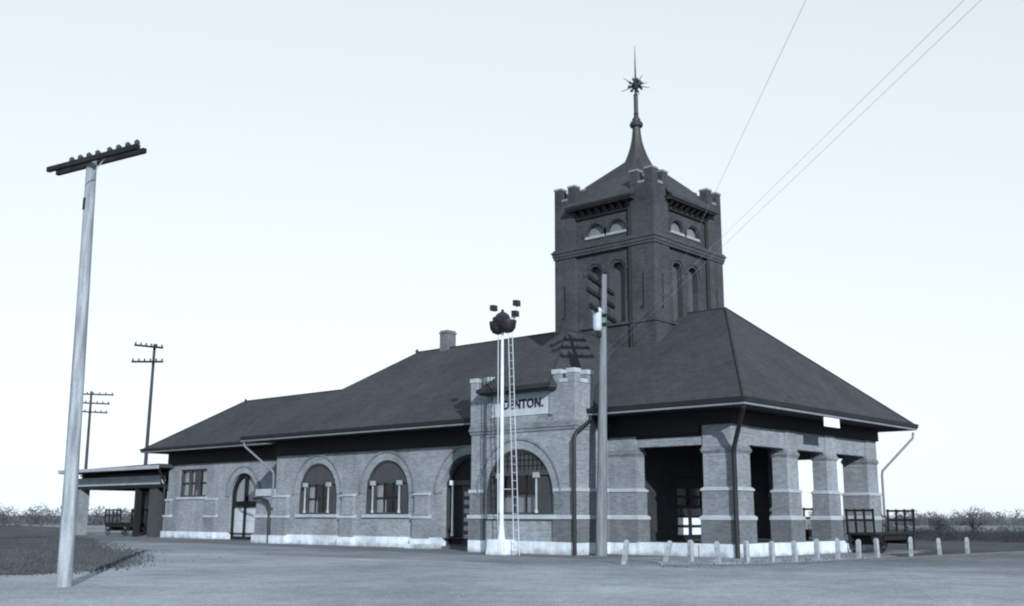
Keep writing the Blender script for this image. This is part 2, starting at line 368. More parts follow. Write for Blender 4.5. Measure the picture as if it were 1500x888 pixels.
# side and rear walls that close the volume
mb = MB(); mb.box(Ld, Ld+.42, .42, 11.93, .0, SF); mb.box(Ld, -5.0, 11.93, 12.35, 0, SF)
mb.box(WL, WL+.42, WY+.42, 8.38, 0, 5.38); mb.box(WL, Ld-.01, 8.38, 8.8, 0, 5.38); mb.split('rear_wall', M['brick'], D)
# interior wall between waiting room and open porch
fi = END(-5.0)
wall('porch_wall', fi, .42, 11.93, .0, SF, [rect(4.0, 6.3, .5, 3.0)], M['porch_shade_brick'], .3)
mb = MB(); mb.box(-5.0, -.02, .4, 12.33, .2, .462); mb.build('porch_floor', M['floor'], D)
mb = MB(); mb.box(-5.0, -.6, .4, 11.9, 4.6, 4.75); mb.build('porch_ceiling', M['dark_wood'], D)
mb = MB(); mb.box(Ld+.42, -5.3, .42, 11.93, 0, .3); mb.build('room_floor', M['interior'], D)

# --- stone plinth
mb = MB(); j = .09
for x0, x1, y, zt, z0 in ((Ld, W3[0]-1.66, 0, .47, 0), (W3[0]+1.66, -10.9, 0, .47, 0), (-5.46, -4.1, 0, .469, 0)):
    mb.box(x0, x1, y-j, y+.41, -.05, zt)
mb.box(WL, -36.56, WY-j, WY+.41, -.05, .41); mb.box(-33.84, Ld, WY-j, WY+.41, -.05, .41)
mb.box(-10.95, -5.38, -2.07-j, .5, -.05, .468)
mb.box(-4.1, .12, -.12, .42, -.05, .471); mb.box(-.42, .121, .42, 12.47, -.05, .472); mb.box(-5, -.42, 11.95, 12.47, -.05, .466)
mb.box(-16.3, W3[0]-1.75, -.75, -j-.003, -.05, .2)
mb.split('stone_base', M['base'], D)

# --- piers: three brick stages with stone bands
def pier(x0, x1, y0, y1, zt, cap=True, base=True, top_mid=2.33, upper=True):
    mb = MB(); e1, e2 = .11, .055
    mb.k = 1; mb.box(x0-e1, x1+e1, y0-e1, y1+e1, .45, 1.30)
    mb.k = 2; mb.box(x0-e2, x1+e2, y0-e2, y1+e2, 1.46, top_mid)
    if upper: mb.k = 0; mb.box(x0, x1, y0, y1, top_mid+.13, zt)
    if cap and upper:
        mb.k = 2; mb.box(x0-.03, x1+.03, y0-.03, y1+.03, 3.68, 3.74); mb.box(x0-.06, x1+.06, y0-.06, y1+.06, 3.742, 3.83); mb.box(x0-.025, x1+.025, y0-.025, y1+.025, 3.832, 3.9)
    o = mb.build('pier', [M['brick'], M['brick_dark'], M['brick_mid']], D)
    sb = MB()
    for a, b, e, top in ((1.30, 1.46, e1+.03, e2+.01), (top_mid, top_mid+.13, e2+.04, .01)):
        sb.slab([(x0-e, y0-e, a), (x1+e, y0-e, a), (x1+e, y1+e, a), (x0-e, y1+e, a)], [(x0-e, y0-e, b-.06), (x1+e, y0-e, b-.06), (x1+e, y1+e, b-.06), (x0-e, y1+e, b-.06)])
        sb.slab([(x0-e, y0-e, b-.06), (x1+e, y0-e, b-.06), (x1+e, y1+e, b-.06), (x0-e, y1+e, b-.06)], [(x0-top, y0-top, b), (x1+top, y0-top, b), (x1+top, y1+top, b), (x0-top, y1+top, b)])
    sb.split('stone_band', M['stone'], o)
    if base:
        b2 = MB(); b2.box(x0-.17, x1+.17, y0-.17, y1+.17, -.05, .449); b2.build('stone_foot', M['base'], o)
    return o
pier(-5.44, -4.16, .002, .55, 4.5, base=False)
pier(-1.2, 0, 0, 1.25, 4.69)
pier(-.62, -.002, 4.05, 4.95, 4.69); pier(-.62, -.002, 7.4, 8.35, 4.69); pier(-1.1, -.001, 11.25, 12.34, 4.69)
pier(-5.2, -4.16, 11.75, 12.33, 4.69)
# buttresses on the walls
def buttress(fr, a0, a1, pr_=.16, tm=2.33):
    mb = MB(); mb.k = 1; fr.box(mb, a0-.05, a1+.05, .42, 1.30, -.1, pr_+.07); mb.k = 0; fr.box(mb, a0, a1, 1.46, tm, -.1, pr_)
    o = mb.build('buttress', [M['brick'], M['brick_mid']], D); sb = MB()
    for z0, z1, e, d in ((1.30, 1.46, .09, pr_+.11), (tm, tm+.13, .04, pr_+.05)):
        fr.box(sb, a0-e, a1+e, z0, z1-.05, -.1, d)
        sb.slab([fr.p(a0-e, z1-.05, -.1), fr.p(a1+e, z1-.05, -.1), fr.p(a1+e, z1-.05, d), fr.p(a0-e, z1-.05, d)], [fr.p(a0-e, z1, -.1), fr.p(a1+e, z1, -.1), fr.p(a1+e, z1, .012), fr.p(a0-e, z1, .012)])
    sb.split('stone_band', M['stone'], o)
    b2 = MB(); fr.box(b2, a0-.1, a1+.1, -.05, .417, -.1, pr_+.15); b2.build('stone_foot', M['base'], o)
buttress(f0, Ld+.06, -25.85); buttress(f0, -21.45, -20.6); buttress(f0, -16.3, -15.42)
buttress(fw, WL+.06, -43.05); buttress(fw, -38.9, -37.85)
# low wall in the angle between wing and main block
mb = MB(); mb.k = 1; mb.box(-28.75, Ld-.01, -.02, 3.4, .42, 1.3); mb.k = 0; mb.box(-28.7, Ld-.012, .03, 3.4, 1.46, 2.42)
o = mb.build('low_wall', [M['brick'], M['brick_mid']], D)
sb = MB(); sb.box(-28.8, Ld-.014, -.07, 3.4, 1.3, 1.458); sb.box(-28.76, Ld-.011, -.04, 3.4, 2.422, 2.78); sb.split('stone_band', M['stone'], o)
b2 = MB(); b2.box(-28.85, Ld-.1, -.12, 3.4, -.05, .418); b2.build('stone_foot', M['base'], o)

# --- porch lintels and the wall band above them
mb = MB()
f0.box(mb, -4.16, -1.2, 3.99, 4.3, -.42, -.06)
fe = END(0)
for a0, a1 in ((1.25, 4.05), (4.95, 7.4), (8.35, 11.25)): fe.box(mb, a0, a1, 3.99, 4.68, -.42, -.05)
frr = Fr((0, 12.34, 0), (1, 0, 0), (0, 1, 0)); frr.box(mb, -4.16, -1.1, 3.99, 4.68, -.42, -.06)
mb.split('lintel', M['brick'], D)
# curved corbels in the upper corners of each opening
mb = MB()
def corbel(fr, a, s_, d0, d1):
    pts = [(a, 3.8), (a+s_*.02, 3.83), (a+s_*.06, 3.91), (a+s_*.11, 3.96), (a+s_*.18, 3.988), (a, 3.988)]
    fr.plate(mb, pts if s_ > 0 else pts[::-1], [], d0, d1)
corbel(f0, -4.16, 1, -.4, -.08); corbel(f0, -1.2, -1, -.4, -.08)
for a0, a1 in ((1.25, 4.05), (4.95, 7.4), (8.35, 11.25)): corbel(fe, a0, 1, -.4, -.07); corbel(fe, a1, -1, -.4, -.07)
mb.split('corbel', M['brick_mid'], D)
# dark timber frieze, its front and wing boards deepened to stand for eave shadow
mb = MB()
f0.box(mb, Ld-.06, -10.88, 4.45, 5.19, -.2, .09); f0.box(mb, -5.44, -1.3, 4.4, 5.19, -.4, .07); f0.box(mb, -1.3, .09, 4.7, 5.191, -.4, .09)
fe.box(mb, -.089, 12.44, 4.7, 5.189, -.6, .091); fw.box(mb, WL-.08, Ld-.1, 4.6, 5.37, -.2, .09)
f0.box(mb, -4.15, -1.2, 4.301, 4.7, -.4, -.03)  # dark board standing in for the shadow above the porch lintel
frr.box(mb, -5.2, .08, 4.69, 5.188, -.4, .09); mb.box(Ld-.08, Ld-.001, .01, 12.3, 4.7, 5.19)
mb.split('frieze_and_shade', M['dark_wood'], D)

# --- roofs
def hip(name, x0, x1, y0, y1, ze, xr0, xr1, yr, zr, th=.21):
    mb = MB(); v = [(x0, y0, ze), (x1, y0, ze), (x1, y1, ze), (x0, y1, ze), (xr0, yr, zr), (xr1, yr, zr)]
    v += [(x, y, ze-th) for x, y, z in v[:4]]
    mb.add(v, [(0, 1, 5, 4), (1, 2, 5), (2, 3, 4, 5), (3, 0, 4)]); mb.k = 1
    mb.add(v, [(0, 6, 7, 1), (1, 7, 8, 2), (2, 8, 9, 3), (3, 9, 6, 0), (6, 9, 8, 7)])
    return mb.build(name, [M['slate'], M['dark_wood']], D)
XR, XL = 1.3, Ld-1.3
roof = hip('roof', XL, XR, -1.3, 13.65, EV, -23.18, -3.7, 6.2, 10.27)
wroof = hip('roof', WL-1.3, -22.0, WY-1.3, 10.1, EV2, -39.34, -24.3, 6.17, 8.68)
def gutter(parent, path, ze, closed=False):
    a = MB(); b = MB()
    for p, q in zip(path[:-1], path[1:]):
        p = Vector(p); q = Vector(q); d = (q-p).normalized(); nrm = Vector((d.y, -d.x, 0))
        P = lambda base, off, z: base+nrm*off+Vector((0, 0, z))
        e = d*.06
        a.slab([P(p-e, .002, ze-.15), P(q+e, .002, ze-.15), P(q+e, .09, ze-.12), P(p-e, .09, ze-.12)], [P(p-e, .002, ze+.03), P(q+e, .002, ze+.03), P(q+e, .13, ze+.045), P(p-e, .13, ze+.045)])
        b.slab([P(p-e, .003, ze-.215), P(q+e, .003, ze-.215), P(q+e, .04, ze-.215), P(p-e, .04, ze-.215)], [P(p-e, .003, ze-.153), P(q+e, .003, ze-.153), P(q+e, .07, ze-.153), P(p-e, .07, ze-.153)])
    a.split('gutter', M['gutter'], parent); b.split('moulding', M['gutter_light'], parent)
gutter(roof, [(XL, 0, 0), (XL, -1.3, 0), (-10.9, -1.3, 0)], EV); gutter(roof, [(-5.4, -1.3, 0), (XR, -1.3, 0), (XR, 13.65, 0), (XR-2, 13.65, 0)], EV)
gutter(wroof, [(WL-1.3, 10, 0), (WL-1.3, WY-1.3, 0), (Ld-1, WY-1.3, 0)], EV2)
# ridge and hip rolls
mb = MB()
for a, b in (((-23.18, 6.2, 10.27), (-3.7, 6.2, 10.27)), ((-3.7, 6.2, 10.27), (XR, -1.3, EV)), ((-3.7, 6.2, 10.27), (XR, 13.65, EV))): mb.tube([a, b], .055, 6)
mb.lathe(-23.18, 6.2, [(.06, 10.2), (.09, 10.36), (.03, 10.46)], 8)
mb.split('ridge_roll', M['roll'], roof)
mb = MB()
for a, b in (((-39.34, 6.17, 8.68), (-24.6, 6.17, 8.68)), ((-39.34, 6.17, 8.68), (WL-1.3, WY-1.3, EV2))): mb.tube([a, b], .05, 6)
mb.lathe(-39.34, 6.17, [(.06, 8.6), (.08, 8.77), (.03, 8.84)], 8)
mb.split('ridge_roll', M['roll'], wroof)
ch = MB(); ch.box(-21.13, -20.55, 5.95, 6.6, 9.7, 11.05); ch.box(-21.17, -20.51, 5.91, 6.64, 11.05, 11.13); ch.box(-21.12, -20.56, 5.96, 6.59, 11.13, 11.22)
ch.build('chimney', brick_mat('brick_chimney', .11), roof)

# --- windows
def arch_ring(fr, c, r, zs, z0, parent, w_=.36):
    mb = MB(); fr.plate(mb, arc_band(c, r, r+w_, zs), [], -.05, .035); mb.build('brick_arch', M['brick'], parent)
    mb = MB(); fr.plate(mb, arc_band(c, r+w_+.002, r+w_+.085, zs), [], -.05, .09)
    mb.build('label_moulding', M['brick_mid'], parent)
def colonette(mb, fr, a, z0, z1, d):
    p = fr.p(a, 0, d)
    mb.lathe(p.x, p.y, [(.075, z0), (.075, z0+.1), (.045, z0+.14), (.042, z1-.24), (.06, z1-.2)], 10)
    fr.box(mb, a-.1, a+.1, z1-.2, z1, d-.1, d+.1)
def arched_window(fr, c, r, z0, zs, zt, wide, lattice=False, blind=False):
    d = -.07
    mb = MB(); inn = .09
    holes = []
    fr.plate(mb, arch(c, r+.01, z0, zs), [arch(c, r-inn, z0+inn, zs)], d-.1, d+.04)
    fr.box(mb, c-r+.05, c+r-.05, zt-.08, zt+.1, d-.08, d+.07)
    for s_ in (-1, 1): fr.box(mb, c+s_*wide-.06, c+s_*wide+.06, z0+.05, zt-.08, d-.09, d+.03)
    w_ = mb.build('window', M['dark_paint'], D)
    # tympanum above the transom
    t_ = MB(); r2 = r-inn+.02; n_ = 20; a0 = math.asin(max(0, (zt+.09-zs)/r2)); 
    pts = [(c+r2*math.cos(a0+(math.pi-2*a0)*i/n_), zs+r2*math.sin(a0+(math.pi-2*a0)*i/n_)) for i in range(n_+1)]
    fr.plate(t_, pts, [], d-.06, d-.02)
    t_.build('tympanum', M['screen'], w_)
    if lattice:
        l = MB(); k = -r
        while k < r:
            h_ = math.sqrt(max(0, r2*r2-k*k))+zs
            if h_ > zt+.2: fr.box(l, c+k-.012, c+k+.012, zt+.1, h_, d-.019, d+.015)
            k += .22
        z = zt+.3
        while z < zs+r2-.1:
            hw = math.sqrt(max(0, r2*r2-(z-zs)**2)); fr.box(l, c-hw, c+hw, z-.012, z+.012, d-.018, d+.012); z += .22
        l.build('muntins', M['dark_wood'], w_)
    # side lights with dark screens
    for s_ in (-1, 1):
        s1 = MB(); a, b = sorted((c+s_*(wide+.06), c+s_*(r-inn+.01)))
        fr.box(s1, a, b, z0+.08, zt-.08, d-.06, d-.03)
        k = a
        while k < b: fr.box(s1, k, k+.025, z0+.08, zt-.08, d-.03, d-.012); k += .07
        s1.build('side_screen', M['screen'], w_)
    # sash
    s2 = MB(); a, b = c-wide+.06, c+wide-.06; zm = (z0+zt)/2
    fr.box(s2, a, b, zm-.03, zm+.03, d-.08, d-.02)
    for k in (1, 2) if wide > .6 else (1,):
        x = a+(b-a)*k/(3 if wide > .6 else 2); fr.box(s2, x-.025, x+.025, z0+.05, zt-.08, d-.078, d-.022)
    s2.build('sash', M['dark_wood'], w_)
    p = MB(); fr.box(p, a, b, z0+.06, zt-.06, d-.066, d-.058); p.build('glass', M['glass'], w_)
    cu = MB()
    if blind: fr.box(cu, a-.05, b+.05, z0+.06, zm+.0, d-.2, d-.17)
    else:
        for x0, x1, ztop in ((a, a+.36, zt), (b-.3, b, zt), (a+.42, a+.62, zm-.1)):
            x = x0
            while x < x1: fr.box(cu, x, x+.05, z0+.06, ztop, d-.13, d-.095-random.uniform(0, .02)); x += .055
    cu.build('curtain', M['grey_paint'] if blind else M['curtain'], w_)
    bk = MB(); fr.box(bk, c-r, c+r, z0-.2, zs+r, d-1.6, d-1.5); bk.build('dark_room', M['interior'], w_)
    for s_ in (-1, 1):
        co = MB(); colonette(co, fr, c+s_*wide, z0+.06, zt+.02, d+.14); co.build('colonette', M['colonette'], w_, True)
    si = MB(); fr.box(si, c-r-.16, c+r+.16, z0-.15, z0-.002, -.3, .1); si.build('sill', M['stone'], w_)
    arch_ring(fr, c, r, zs, z0, w_)
    return w_
arched_window(f0, W1[0], 1.5, 1.48, ZS, 3.0, .93)
arched_window(f0, W2[0], 1.5, 1.48, ZS, 3.0, .93)

# arched doorway beside the bay
fr = f0; c, r, zs = W3[0], 1.66, 2.4
mb = MB(); fr.plate(mb, arch(c, r+.01, .12, zs), [arch(c, r-.12, .2, zs)], -.42, -.26); fr.box(mb, c-r+.06, c+r-.06, 2.75, 2.95, -.42, -.2)
dr = mb.build('door', M['dark_paint'], D)
mb = MB(); fr.box(mb, c-.75, c+1.5, .15, 2.75, -.4, -.36); mb.build('leaf', M['dark_paint'], dr)
mb = MB()
for k in range(6): fr.box(mb, c-.62, c+1.4, .42+k*.37, .42+k*.37+.2, -.36, -.33)
mb.build('louvre', M['grey_paint'], dr)
mb = MB(); fr.box(mb, c-r+.1, c-.75, .15, 2.75, -.4, -.37); fr.plate(mb, arch(c, r-.12, 2.95, 2.951), [], -.4, -.38); mb.build('panel', M['dark_wood'], dr)
mb = MB(); colonette(mb, fr, c-r+.45, .55, 2.95, -.2); mb.build('colonette', M['white'], dr, True)
mb = MB(); fr.box(mb, c-r-.1, c+r, -.04, .12, -.42, .02); mb.build('threshold', M['stone_dark'], dr)
arch_ring(fr, c, r, zs, 0, dr)

# wing: triple window
mb = MB(); a0, a1, z0, z1 = -42.3, -39.22, 2.55, 4.27; d = -.16
fw.plate(mb, rect(a0-.01, a1+.01, z0-.01, z1+.01), [rect(a0+.1+k*1.0, a0+.1+k*1.0+.88, z0+.1, z1-.1) for k in range(3)], d-.1, d+.06)
ww = mb.build('window', M['dark_paint'], D)
mb = MB()
for k in range(3): fw.box(mb, a0+.1+k*1.0, a0+.98+k*1.0, 3.38, 3.46, d-.07, d)
mb.build('sash', M['dark_wood'], ww)
mb = MB(); fw.box(mb, a0+.05, a1-.05, z0+.05, z1-.05, d-.066, d-.058); mb.build('glass', M['glass'], ww)
mb = MB()
for a, b in ((a0+.28, a0+.62), (a0+1.14, a0+1.3), (a0+1.75, a0+1.93), (a0+2.3, a0+2.75)): fw.box(mb, a, b, z0+.1, z1-.12, d-.13, d-.1)
mb.build('curtain', M['curtain'], ww)
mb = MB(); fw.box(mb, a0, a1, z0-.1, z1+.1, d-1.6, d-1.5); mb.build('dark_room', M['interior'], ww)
mb = MB(); fw.box(mb, a0-.2, a1+.2, z0-.15, z0-.012, -.3, .08); mb.build('sill', M['stone'], ww)
# wing: double door with fanlight
c, r, zs = -35.2, 1.36, 2.54
mb = MB(); fw.plate(mb, arch(c, r+.01, .0, zs), [arch(c, r-.2, .2, zs)], -.36, -.16); fw.box(mb, c-r+.1, c+r-.1, 1.92, 2.24, -.35, -.1); fw.box(mb, c-.07, c+.07, .2, zs+r-.1, -.34, -.12)
dr = mb.build('door', M['dark_wood'], D)
mb = MB()
for s_ in (-1, 1):
    x0, x1 = sorted((c+s_*.07, c+s_*1.17)); fw.box(mb, x0, x1, .2, 1.93, -.3, -.24); fw.box(mb, x0+.12, x1-.12, .35, 1.0, -.24, -.22); fw.box(mb, x0+.12, x1-.12, 1.1, 1.8, -.24, -.22)
mb.build('leaf', M['sign'], dr)
mb = MB(); fw.plate(mb, arch(c, r-.19, 2.2, zs), [], -.27, -.26); mb.build('fanlight', M['glass'], dr)
mb = MB(); fw.plate(mb, arch(c, r-.19, 2.2, zs), [], -.36, -.33); mb.build('blind', M['curtain'], dr)
arch_ring(fw, c, r, zs, 0, dr)

# --- bay with the station name
BX0, BX1, BY = -10.88, -5.46, -2.07
cb_, rb_, zb_ = -8.29, 1.75, 2.25
mb = MB(); fb.plate(mb, rect(BX0, BX1, .46, 4.7), [arch(cb_, rb_, 1.47, zb_)], -.42, 0)
fb.plate(mb, rect(BX0+1.1, BX1-1.03, 4.7, 6.3), [], -.42, -.0)
mb.box(BX0, BX0+.42, BY+.42, .2, .46, 5.2); mb.box(BX1-.42, BX1, BY+.42, .2, .46, 5.2)
bay = mb.build('bay', M['brick'], D)
bw = arched_window(fb, cb_, rb_, 1.47, zb_, 3.05, .96, True, True)
# brick stages below the bands
mb = MB()
for a, b in ((BX0-.06, -10.12), (-6.5, BX1+.06)):
    fb.box(mb, a, b, .45, 1.31, -.2, .09)
mb.box(BX1-.1, BX1+.09, BY-.08, -.01, .45, 1.31); mb.split('plinth_course', M['brick_dark'], bay)
mb = MB()
for a, b in ((BX0-.03, -10.15), (-6.47, BX1+.03)): fb.box(mb, a, b, 1.46, 2.33, -.2, .045)
mb.box(BX1-.1, BX1+.045, BY-.04, -.01, 1.46, 2.33); mb.split('middle_course', M['brick_mid'], bay)
mb = MB()
fb.box(mb, BX0-.1, BX1+.12, 1.31, 1.458, -.1, .13); mb.box(BX1-.1, BX1+.13, BY+.1, -.01, 1.31, 1.457)
for a, b in ((BX0-.06, -10.12), (-6.5, BX1+.07)): fb.box(mb, a, b, 2.33, 2.46, -.1, .08)
mb.box(BX1-.1, BX1+.08, BY+.1, -.01, 2.33, 2.459); mb.build('stone_band', M['stone'], bay)
mb = MB()
for k, (z0, z1, e) in enumerate(((4.66, 4.78, .04), (4.782, 4.9, .08), (4.902, 5.0, .05))):
    fb.box(mb, BX0-e, BX1+e, z0, z1, -.1, e+.01); mb.box(BX1-.1, BX1+e+.001, BY+.1, -.3, z0+.001, z1-.001)
mb.build('string_course', M['brick_mid'], bay)
# corner turrets with battlements
def turret(parent, x0, x1, y0, y1, z0, zc, zm, mat, capmat, nx=3, ny=3, mw=.34, outx=1, outy=-1):
    mb = MB(); mb.box(x0, x1, y0, y1, z0, zc); cp = MB(); th = .26
    def merl(a0, a1, b0, b1):
        mb.box(a0, a1, b0, b1, zc-.01, zm); cp.box(a0-.03, a1+.03, b0-.03, b1+.03, zm, zm+.17)
    xs_ = [(x0, x0+mw), (x1-mw, x1)]; ys_ = [(y0, y0+mw), (y1-mw, y1)]
    for a0, a1 in xs_:
        for b0, b1 in ys_: merl(a0, a1, b0, b1)
    # coping of the crenels
    for b0, b1 in ((y0, y0+th), (y1-th, y1)): cp.box(x0+mw, x1-mw, b0-.03, b1+.03, zc+.001, zc+.15)
    for a0, a1 in ((x0, x0+th), (x1-th, x1)): cp.box(a0-.03, a1+.03, y0+mw, y1-mw, zc+.001, zc+.15)
    o = mb.build('turret', mat, parent); cp.build('coping', capmat, o) if parent is D else cp.split('coping', capmat, parent)
    return o
t1 = turret(D, BX0-.02, BX0+1.12, BY-.05, BY+1.1, 5.0, 6.42, 6.8, M['brick'], M['stone'])
t2 = turret(D, BX1-1.05, BX1+.03, BY-.05, BY+1.1, 5.0, 6.45, 6.8, M['brick'], M['stone'], mw=.36)
# sign panel with its letters
sg = MB(); fb.box(sg, -9.7, -6.62, 5.3, 6.2, -.05, .03); sign = sg.build('sign_panel', M['sign'], D)
mb = MB(); fb.box(mb, -6.64, -6.52, 5.25, 6.22, -.05, .1); fb.box(mb, -9.82, -9.7, 5.25, 6.22, -.05, .1); mb.split('panel_frame', M['brick'], bay)
cu = bpy.data.curves.new('lettering', 'FONT'); cu.body = 'DENTON.'; cu.size = .52; cu.extrude = .012; cu.offset = .016; cu.space_character = 1.12
to = bpy.data.objects.new('lettering', cu); COL.objects.link(to); bpy.context.view_layer.update()
me = bpy.data.meshes.new_from_object(to.evaluated_get(bpy.context.evaluated_depsgraph_get())); bpy.data.objects.remove(to)
vx = [v.co.x for v in me.vertices]; vy = [v.co.y for v in me.vertices]
sx_ = 2.1/(max(vx)-min(vx)); sy_ = .37/(max(vy)-min(vy))
me.transform(Matrix.Translation((-9.08, BY-.046, 5.58)) @ Matrix.Rotation(R(90), 4, 'X') @ Matrix.Diagonal((sx_, sy_, 1, 1)) @ Matrix.Translation((-min(vx), -min(vy), 0)))
me.materials.clear(); me.materials.append(M['lettering'])
lt = bpy.data.objects.new('lettering', me); COL.objects.link(lt); lt.parent = sign
# bay roof: steep hip running back to the tower, with a hood over the sign
zr_, ze_ = 9.12, 6.38; k_ = 1.46; hx = (zr_-ze_)/k_; xc = -8.15; yf = -2.6; yr_ = .85
mb = MB()
def under(p): return [(x, y, z-.12) for x, y, z in p]
xo = 2.9; zo = zr_-k_*xo
for s_ in (1, -1):
    p = [(xc+s_*hx, yf, ze_), (xc+s_*hx, -.95, ze_), (xc+s_*xo, -.95, zo), (xc+s_*xo, 3.6, zo), (xc, 3.6, zr_), (xc, yr_, zr_)]
    mb.slab(p, under(p))
p = [(xc-hx, yf, ze_), (xc+hx, yf, ze_), (xc, yr_, zr_)]; mb.slab(p, under(p))
br_ = mb.build('roof', M['slate'], D)
mb = MB(); mb.box(xc-hx+.05, xc+hx-.05, yf+.0, -2.0, ze_-.2, ze_-.13); mb.box(xc-hx-.02, xc+hx+.02, yf-.1, yf-.002, ze_-.14, ze_+.03); mb.build('gutter', M['gutter'], br_)
mb = MB()
for a, b in (((xc, yr_, zr_), (xc, 3.55, zr_)), ((xc, yr_, zr_), (xc+hx, yf, ze_)), ((xc, yr_, zr_), (xc-hx, yf, ze_))): mb.tube([a, b], .05, 6)
mb.split('ridge_roll', M['roll'], br_)

# --- tower
TX0, TX1, TY0, TY1 = -11.04, -5.51, 3.53, 9.2
TW = M['brick_tower']
mb = MB(); e = .12
ft = FRONT(TY0+e); fx = END(TX1-e); fbk = Fr((0, TY1-e, 0), (1, 0, 0), (0, 1, 0)); flt = Fr((TX0+e, 0, 0), (0, 1, 0), (-1, 0, 0))
A1, A2 = -8.8, -7.55; L1, L2 = -8.77, -7.56
def tower_holes(p1, p2, l1, l2): return [arch(p1, .385, 9.75, 12.08, 12), arch(p2, .385, 9.75, 12.08, 12), arch(l1, .49, 13.86, 13.9, 12), arch(l2, .49, 13.86, 13.9, 12)]
B1, B2, K1, K2 = 5.5, 6.76, 5.56, 6.84
mb2 = MB()
ft.plate(mb2, rect(TX0+.2, TX1-.2, 5.5, 15.1), tower_holes(A1, A2, L1, L2), -.4, 0)
fx.plate(mb2, rect(TY0+.53, TY1-.53, 5.5, 15.1), tower_holes(B1, B2, K1, K2), -.4, 0)
fbk.plate(mb2, rect(TX0+.2, TX1-.2, 5.5, 15.1), [], -.4, 0); flt.plate(mb2, rect(TY0+.53, TY1-.53, 5.5, 15.1), [], -.4, 0)
mb2.box(TX0+.55, TX1-.55, TY0+.6, TY1-.6, 14.9, 15.0)
tower = mb2.build('tower', TW, D)
# corner turrets
tw = 1.2
cpm = M['stone_dark']; M['tower_cap'] = plain('tower_coping', .17)
for x0 in (TX0, TX1-tw):
    for y0 in (TY0, TY1-tw):
        mb = MB(); mb.box(x0, x0+tw, y0, y0+tw, 5.4, 15.8)
        for a in (x0, x0+tw-.4):
            for b in (y0, y0+tw-.4): mb.box(a, a+.4, b, b+.4, 15.79, 16.4)
        mb.box(x0+.08, x0+tw-.08, y0+.08, y0+tw-.08, 15.795, 15.8)
        mb.build('turret', TW, tower)
        cp = MB()
        for a in (x0, x0+tw-.4):
            for b in (y0, y0+tw-.4): cp.box(a-.025, a+.425, b-.025, b+.425, 16.4, 16.49)
        for b in (y0, y0+tw-.28): cp.box(x0+.43, x0+tw-.43, b-.02, b+.3, 15.803, 15.92)
        for a in (x0, x0+tw-.28): cp.box(a-.02, a+.3, y0+.43, y0+tw-.43, 15.803, 15.92)
        cp.split('coping', M['tower_cap'], tower)
# slit recesses on the turret faces
mb = MB()
for fr, aa in ((FRONT(TY0), (TX0+.58, TX1-.6)), (END(TX1), (TY0+.62, TY1-.62))):
    for a in aa:
        fr.box(mb, a-.035, a+.035, 10.3, 11.75, -.1, .006); fr.box(mb, a-.16, a+.02, 10.2, 10.3, -.1, .008)
mb.split('slit', M['dark_wood'], tower)
# string course
mb = MB()
for z0, z1, e_ in ((13.05, 13.17, .05), (13.17, 13.32, .085), (13.32, 13.42, .13), (13.42, 13.5, .07)):
    x0, x1, y0, y1 = TX0-e_, TX1+e_, TY0-e_, TY1+e_
    for q in ((x0, x1, y0, y0+.4), (x0, x1, y1-.4, y1), (x0, x0+.4, y0+.4, y1-.4), (x1-.4, x1, y0+.4, y1-.4)): mb.box(*q, z0, z1-.001)
mb.build('string_course', brick_mat('brick_string', .05), tower)
# lower weathering band
mb = MB(); ft.box(mb, TX0+tw, TX1-tw, 9.62, 9.74, -.05, .1); fx.box(mb, TY0+tw, TY1-tw, 9.62, 9.74, -.05, .1); mb.box(TX1-tw-.03, TX1+.05, TY0-.05, TY0+tw, 9.6, 9.72); mb.box(TX0-.05, TX0+tw+.03, TY0-.05, TY0+tw, 9.6, 9.72)
mb.split('stone_band', TW, tower)
# louvred openings and lunettes
lw = plain('louvre_paint', .075, .8); ln = plain('lunette_paint', .15, .8); sl_ = plain('lunette_sill', .26, .8)
def tower_open(fr, ps, ls):
    mb = MB()
    for p in ps:
        fr.box(mb, p-.4, p+.4, 9.7, 12.5, -.36, -.3); z = 9.9
        while z < 12.4:
            mb.slab([fr.p(p-.38, z, -.27), fr.p(p+.38, z, -.27), fr.p(p+.38, z+.08, -.29), fr.p(p-.38, z+.08, -.29)], [fr.p(p-.38, z-.01, -.28), fr.p(p+.38, z-.01, -.28), fr.p(p+.38, z+.075, -.31), fr.p(p-.38, z+.075, -.31)]); z += .085
    mb.build('louvre', lw, tower)
    mb = MB()
    for p in ls: fr.plate(mb, arch(p, .5, 13.87, 13.9, 12), [], -.2, -.16)
    mb.split('lunette', ln, tower)
    mb = MB()
    for p in ls: fr.box(mb, p-.54, p+.54, 13.76, 13.88, -.2, .06)
    mb.split('lunette_sill', sl_, tower)
    mb = MB()
    for p in ps: fr.plate(mb, arc_band(p, .385+.12, .385+.24, 12.08, 12), [], -.05, .05)
    for p in ls: fr.plate(mb, arc_band(p, .49+.06, .49+.2, 13.9, 12), [], -.05, .05)
    mb.split('arch_moulding', TW, tower)
tower_open(ft, (A1, A2), (L1, L2)); tower_open(fx, (B1, B2), (K1, K2))
